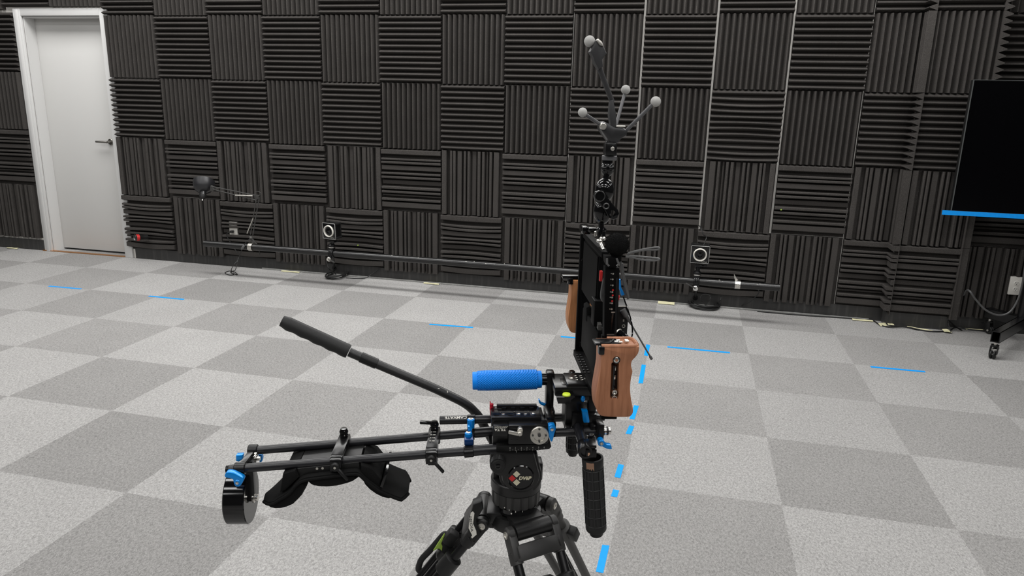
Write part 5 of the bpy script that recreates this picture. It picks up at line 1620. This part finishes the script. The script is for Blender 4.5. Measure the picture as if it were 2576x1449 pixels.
mb = MB(); mb.rb(1527, 841, 1546, 843.5, -.1375, -.135, 0); mb.rb(1538, 784.5, 1548, 787, -.1375, -.135, 0); obj('rail_pins', mb, 'steel', rl_)

# fuzzy microphone in its shoe on top of the rail
mc = P(1552, 614.5, -.128); mr_ = 32 * pxm(1552, 614, -.128)
mic = thing('microphone', 'small round microphone in a fuzzy black windscreen on top of the cage', 'microphone', mc - W * .04)
mb = MB(); mb.ball(mc, mr_ * .9, 32, 20)
rn = random.Random(11)
fur = MB(); t = bmesh.new()
for k in range(6500):
    z = rn.uniform(-1, 1); a = rn.uniform(0, 2 * PI); s = math.sqrt(1 - z * z); d = Vector((s * math.cos(a), s * math.sin(a), z))
    tq = Vector((rn.gauss(0, 1), rn.gauss(0, 1), rn.gauss(0, 1))); tq = (tq - d * tq.dot(d)).normalized()
    b0 = mc + d * mr_ * .86; tip = mc + d * mr_ * rn.uniform(.93, 1.05) + tq * mr_ * rn.uniform(0, .12); w_ = d.cross(tq) * mr_ * .010
    t.faces.new([t.verts.new(p) for p in (b0 - w_, b0 + w_, tip)])
mb.merge(t); obj('windscreen', mb, 'fur', mic)
mb = MB(); mb.rp([(1525, 648), (1558, 650), (1557, 664), (1551, 674), (1531, 674), (1526, 664)], -.142, -.116, .002); mb.cyl(mc - W * mr_ * .8, mc - W * (mr_ + .006), .008)
sh = obj('shoe_mount', mb, 'matte_black', mic)
mb = MB()
for seq in (((1527, 650), (1527.5, 664), (1532, 669)), ((1551, 650), (1556, 664), (1551, 669))): mb.tube([P(x, y, -.1425) for x, y in seq], .0016, 8)
obj('mount_edges', mb, 'grey_cable', sh)

# wireless receiver, its antenna and cables
wr = thing('wireless_receiver', 'small black wireless receiver box with a thin antenna beside the front rail', 'receiver', P(1565, 848, -.085))
mb = MB(); mb.rp([(1550, 772), (1581, 771), (1581, 800), (1577, 850), (1549, 850)], -.118, -.075, .0015); bx_ = obj('receiver_body', mb, 'plastic', wr)
mb = MB(); mb.rb(1556, 770.5, 1580, 772, -.1185, -.117, 0); mb.rb(1567, 791, 1575, 792, -.1185, -.117, 0)
for y in (804, 807): mb.rb(1567, y, 1570.5, y + 2, -.1185, -.117, 0)
mb.ring(P(1568.5, 820.5, -.118), V, .0022, .0006, 16, 6)
obj('front_marks', mb, 'steel', bx_)
mb = MB(); a, b = P(1566, 779, -.122), P(1640, 904, -.132); d = (b - a).normalized()
mb.cyl(a, a + d * .012, .0048, .0042, n=16); mb.cyl(a + d * .010, a + d * .026, .0032, .0016, n=14); mb.cyl(a + d * .02, b, .0013, n=10); mb.cyl(b - d * .006, b, .0022, n=12, bev=.0005)
obj('antenna', mb, 'grey_cable', wr)
mb = MB(); a, b = P(1556, 838, -.122), P(1584, 856, -.14); d = (b - a).normalized()
mb.cyl(a, a + d * .006, .0065, n=20); mb.cyl(a + d * .005, a + d * .016, .0052, n=18); mb.cyl(a + d * .015, b, .0046, .0030, n=16)
mb.tube(spline([b - d * .002, P(1588, 850, -.14), P(1591, 835, -.135), P(1588, 808, -.13), P(1578, 775, -.12), P(1568, 747, -.115)]), .0011, 8)
obj('audio_plug', mb, 'gloss_black', wr)
mb = MB(); mb.ring(a, d, .0062, .0014, 20, 6); obj('socket_ring', mb, 'steel', wr)
mb = MB()
mb.tube(spline([P(x, y, -.118) for x, y in ((1580, 637), (1602, 631), (1630, 625), (1652, 622.5), (1659, 624.5), (1650, 628), (1620, 629), (1596, 634), (1578, 639))]), .0016, 8)
mb.tube(spline([P(x, y, -.118) for x, y in ((1574, 645), (1600, 645), (1636, 648), (1656, 650.5), (1658, 653), (1646, 655), (1618, 653.5), (1592, 648), (1574, 646))]), .0016, 8)
mb.tube(spline([P(x, y, -.112) for x, y in ((1560, 655), (1563, 680), (1568, 705), (1574, 728), (1579, 745), (1580, 752))]), .0019, 8)
mb.tube(spline([P(x, y, -.108) for x, y in ((1565, 662), (1570, 695), (1578, 730), (1581, 748))]), .0015, 8)
mb.tube(spline([P(x, y, -.10) for x, y in ((1524, 690), (1517, 712), (1513, 738), (1514, 752), (1520, 759), (1528, 762))]), .0019, 8)
tag(obj('microphone_cable', mb, 'grey_cable'), 'thin grey cable looping out to the right of the fuzzy microphone', 'cable')
mb = MB(); mb.rp([(1557.5, 704), (1562, 704), (1563, 724), (1568, 733), (1572, 742), (1564, 744.5), (1561, 733), (1558, 728)], -.108, -.100, .001)
tag(obj('cable_tie', mb, 'blue_plastic'), 'bright blue cable strap hanging behind the front rail', 'strap')
mb = MB(); mb.rp([(1554.5, 744), (1559.5, 745), (1558, 756), (1554, 754)], -.116, -.110, .001); obj('red_tab', mb, 'red', wr)
mb = MB(); mb.tube([P(1551.5, 700, -.139), P(1550, 790, -.141), P(1547, 862, -.15)], .0016, 8); obj('tension_rod', mb, 'black_metal', wr)

# ================================================================== THE MARKER TREE
mt = thing('marker_tree', 'tall articulated black arm carrying four pale tracking balls, above the cage', 'tracking target', P(1511, 600, 0))
mb = MB(); mb.rb(1465, 571, 1488, 590, .02, .055, .003); mb.rb(1482, 574, 1502, 584, .0, .03, .001)
obj('base_clamp', mb, 'gloss_black', mt)
mb = MB(); cylW(mb, 1512.5, 571, 604, -.012, 11.5, .002); cylW(mb, 1513, 572, 582, -.012, 13, .002)
cylW(mb, 1512.5, 550, 574, -.012, 7.2)
bs = obj('lower_post', mb, 'gloss_black', mt)
mb = MB(); cylW(mb, 1499, 581, 595, -.02, 4.2, .001); mb.ball(P(1508, 606, -.03), .0045, 16, 10, (1.2, 1, .8)); mb.ball(P(1516, 600, -.03), .0042, 16, 10, (1.3, 1, .8)); mb.cyl(P(1510, 609, -.03), P(1518, 628, -.04), .003, n=12)
obj('bright_screws', mb, 'chrome', bs)
mb = MB()
q = P(1516, 530, -.012); mb.ball(q, .019, 28, 18, (.82, .85, 1.15)); q2 = P(1521, 478, -.012); mb.ball(q2, .0175, 28, 18, (.92, .9, 1.1))
mb.cyl(P(1519, 505, -.012) + V * .0, P(1518, 520, -.012), .012, n=24)
bj = obj('ball_joint', mb, 'gloss_black', mt)
mb = MB()
lk = [(1493, 492), (1497, 483), (1508, 479), (1520, 483), (1529, 498), (1542, 514), (1555, 528), (1558, 538), (1553, 550), (1543, 553), (1532, 549), (1520, 526), (1508, 514), (1497, 506)]
mb.rp(lk, -.036, -.028, .0015)
cu_ = MB(); cu_.rp([(1545 + 8 * math.cos(k / 16 * 2 * PI), 540 + 8 * math.sin(k / 16 * 2 * PI)) for k in range(16)], -.05, -.01, 0)
mb = cut(mb, cu_)
lo_ = obj('tension_lever', mb, 'gloss_black', bj)
mb = MB(); mb.ring(P(1525, 518.5, -.0365), V, .0042, .0012, 24, 8); mb.ring(P(1509, 494, -.0365), V, .008, .0009, 28, 6); obj('lever_rings', mb, 'dark_steel', lo_)
mb = MB(); cylW(mb, 1524.5, 434, 462, -.012, 7.6); q = P(1528, 423, -.012); mb.ball(q, .0118, 24, 14, (.95, .95, 1.15)); cylW(mb, 1528, 402, 412, -.012, 13.5, .001)
mb.ball(P(1520, 423, -.02), .005, 12, 8); mb.ball(P(1538, 423, -.02), .005, 12, 8)
obj('upper_post', mb, 'gloss_black', mt)
mb = MB(); cylW(mb, 1533, 391, 403, -.012, 19, .001); obj('collar', mb, 'grey_rod', mt)
mb = MB(); cylW(mb, 1536, 356, 393, -.012, 16, .002); mb.rb(1523, 358, 1552, 392, -.03, -.01, .003); tb = obj('tilt_block', mb, 'black_metal', mt)
mb = MB(); cylV(mb, 1541.5, 374.5, -.034, -.029, 5, .0006); obj('tilt_bolt', mb, 'steel', tb)
mb = MB(); mb.rp([(1511, 312), (1519, 306), (1530, 310), (1545, 319), (1570, 322), (1579, 330), (1577, 341), (1563, 349), (1556, 360), (1537, 362), (1527, 349), (1518, 336), (1511, 326)], -.026, .006, .003)
hu = obj('hub', mb, 'dark_steel', mt); hu.data.materials[0] = mat('hub_grey', (.05, .05, .052), .3, .5)
mb = MB(); cylV(mb, 1518, 318, -.03, -.02, 8.5, .001); mb.rb(1550, 316, 1574, 320, -.028, -.02, .001); obj('hub_screws', mb, 'steel', hu)
def marker(pts, ball, rpx, w0, w1, rr_, m='grey_rod'):
    mb = MB(); a, b = P(*pts[0], w0), P(*pts[1], w1); mb.cyl(a, b, rr_, n=16); s = obj('marker_rod', mb, m, mt)
    c = P(*ball, w1); mb = MB(); mb.ball(c, rpx * pxm(ball[0], ball[1], w1), 32, 20); obj('tracking_ball', mb, 'marker', s, label='pale grey tracking ball')
marker([(1517, 318), (1468, 285)], (1465.6, 282.6), 11.7, -.012, -.035, .0029)
marker([(1549, 318), (1571.5, 236)], (1574, 225.8), 11.7, -.006, .03, .0026)
marker([(1570, 334), (1641, 263)], (1649.5, 255.7), 13.0, -.012, -.03, .0029)
mb = MB()
mb.rp([(1536, 252), (1543, 251), (1550, 285), (1552, 325), (1538, 325), (1533, 290)], -.024, -.008, .002)
mb.cyl(P(1540, 256, -.016), P(1508, 172, -.026), .0040, n=18)
ma = obj('main_arm', mb, 'grey_rod', mt); ma.data.materials[0] = mat('arm_charcoal', (.03, .03, .032), .5)
mb = MB(); mb.rp([(1488, 122), (1498, 104), (1505, 97), (1514, 104), (1520, 118), (1527, 134), (1516, 149), (1518, 168), (1506, 176), (1496, 158), (1491, 142), (1484, 130)], -.036, -.016, .003)
mb.cyl(P(1484, 108, -.026), P(1499, 122, -.026), .005, n=14)
mh = obj('marker_head', mb, ma.data.materials[0], mt)
mb = MB(); mb.rp([(1500, 101), (1505, 97), (1515, 106), (1518, 116), (1509, 114)], -.039, -.034, .001); obj('head_edge', mb, 'steel', mh)
mb = MB(); mb.ball(P(1483.3, 104, -.026), 14 * pxm(1483, 104, -.026), 36, 24); obj('tracking_ball', mb, 'marker', mh, label='pale grey tracking ball')
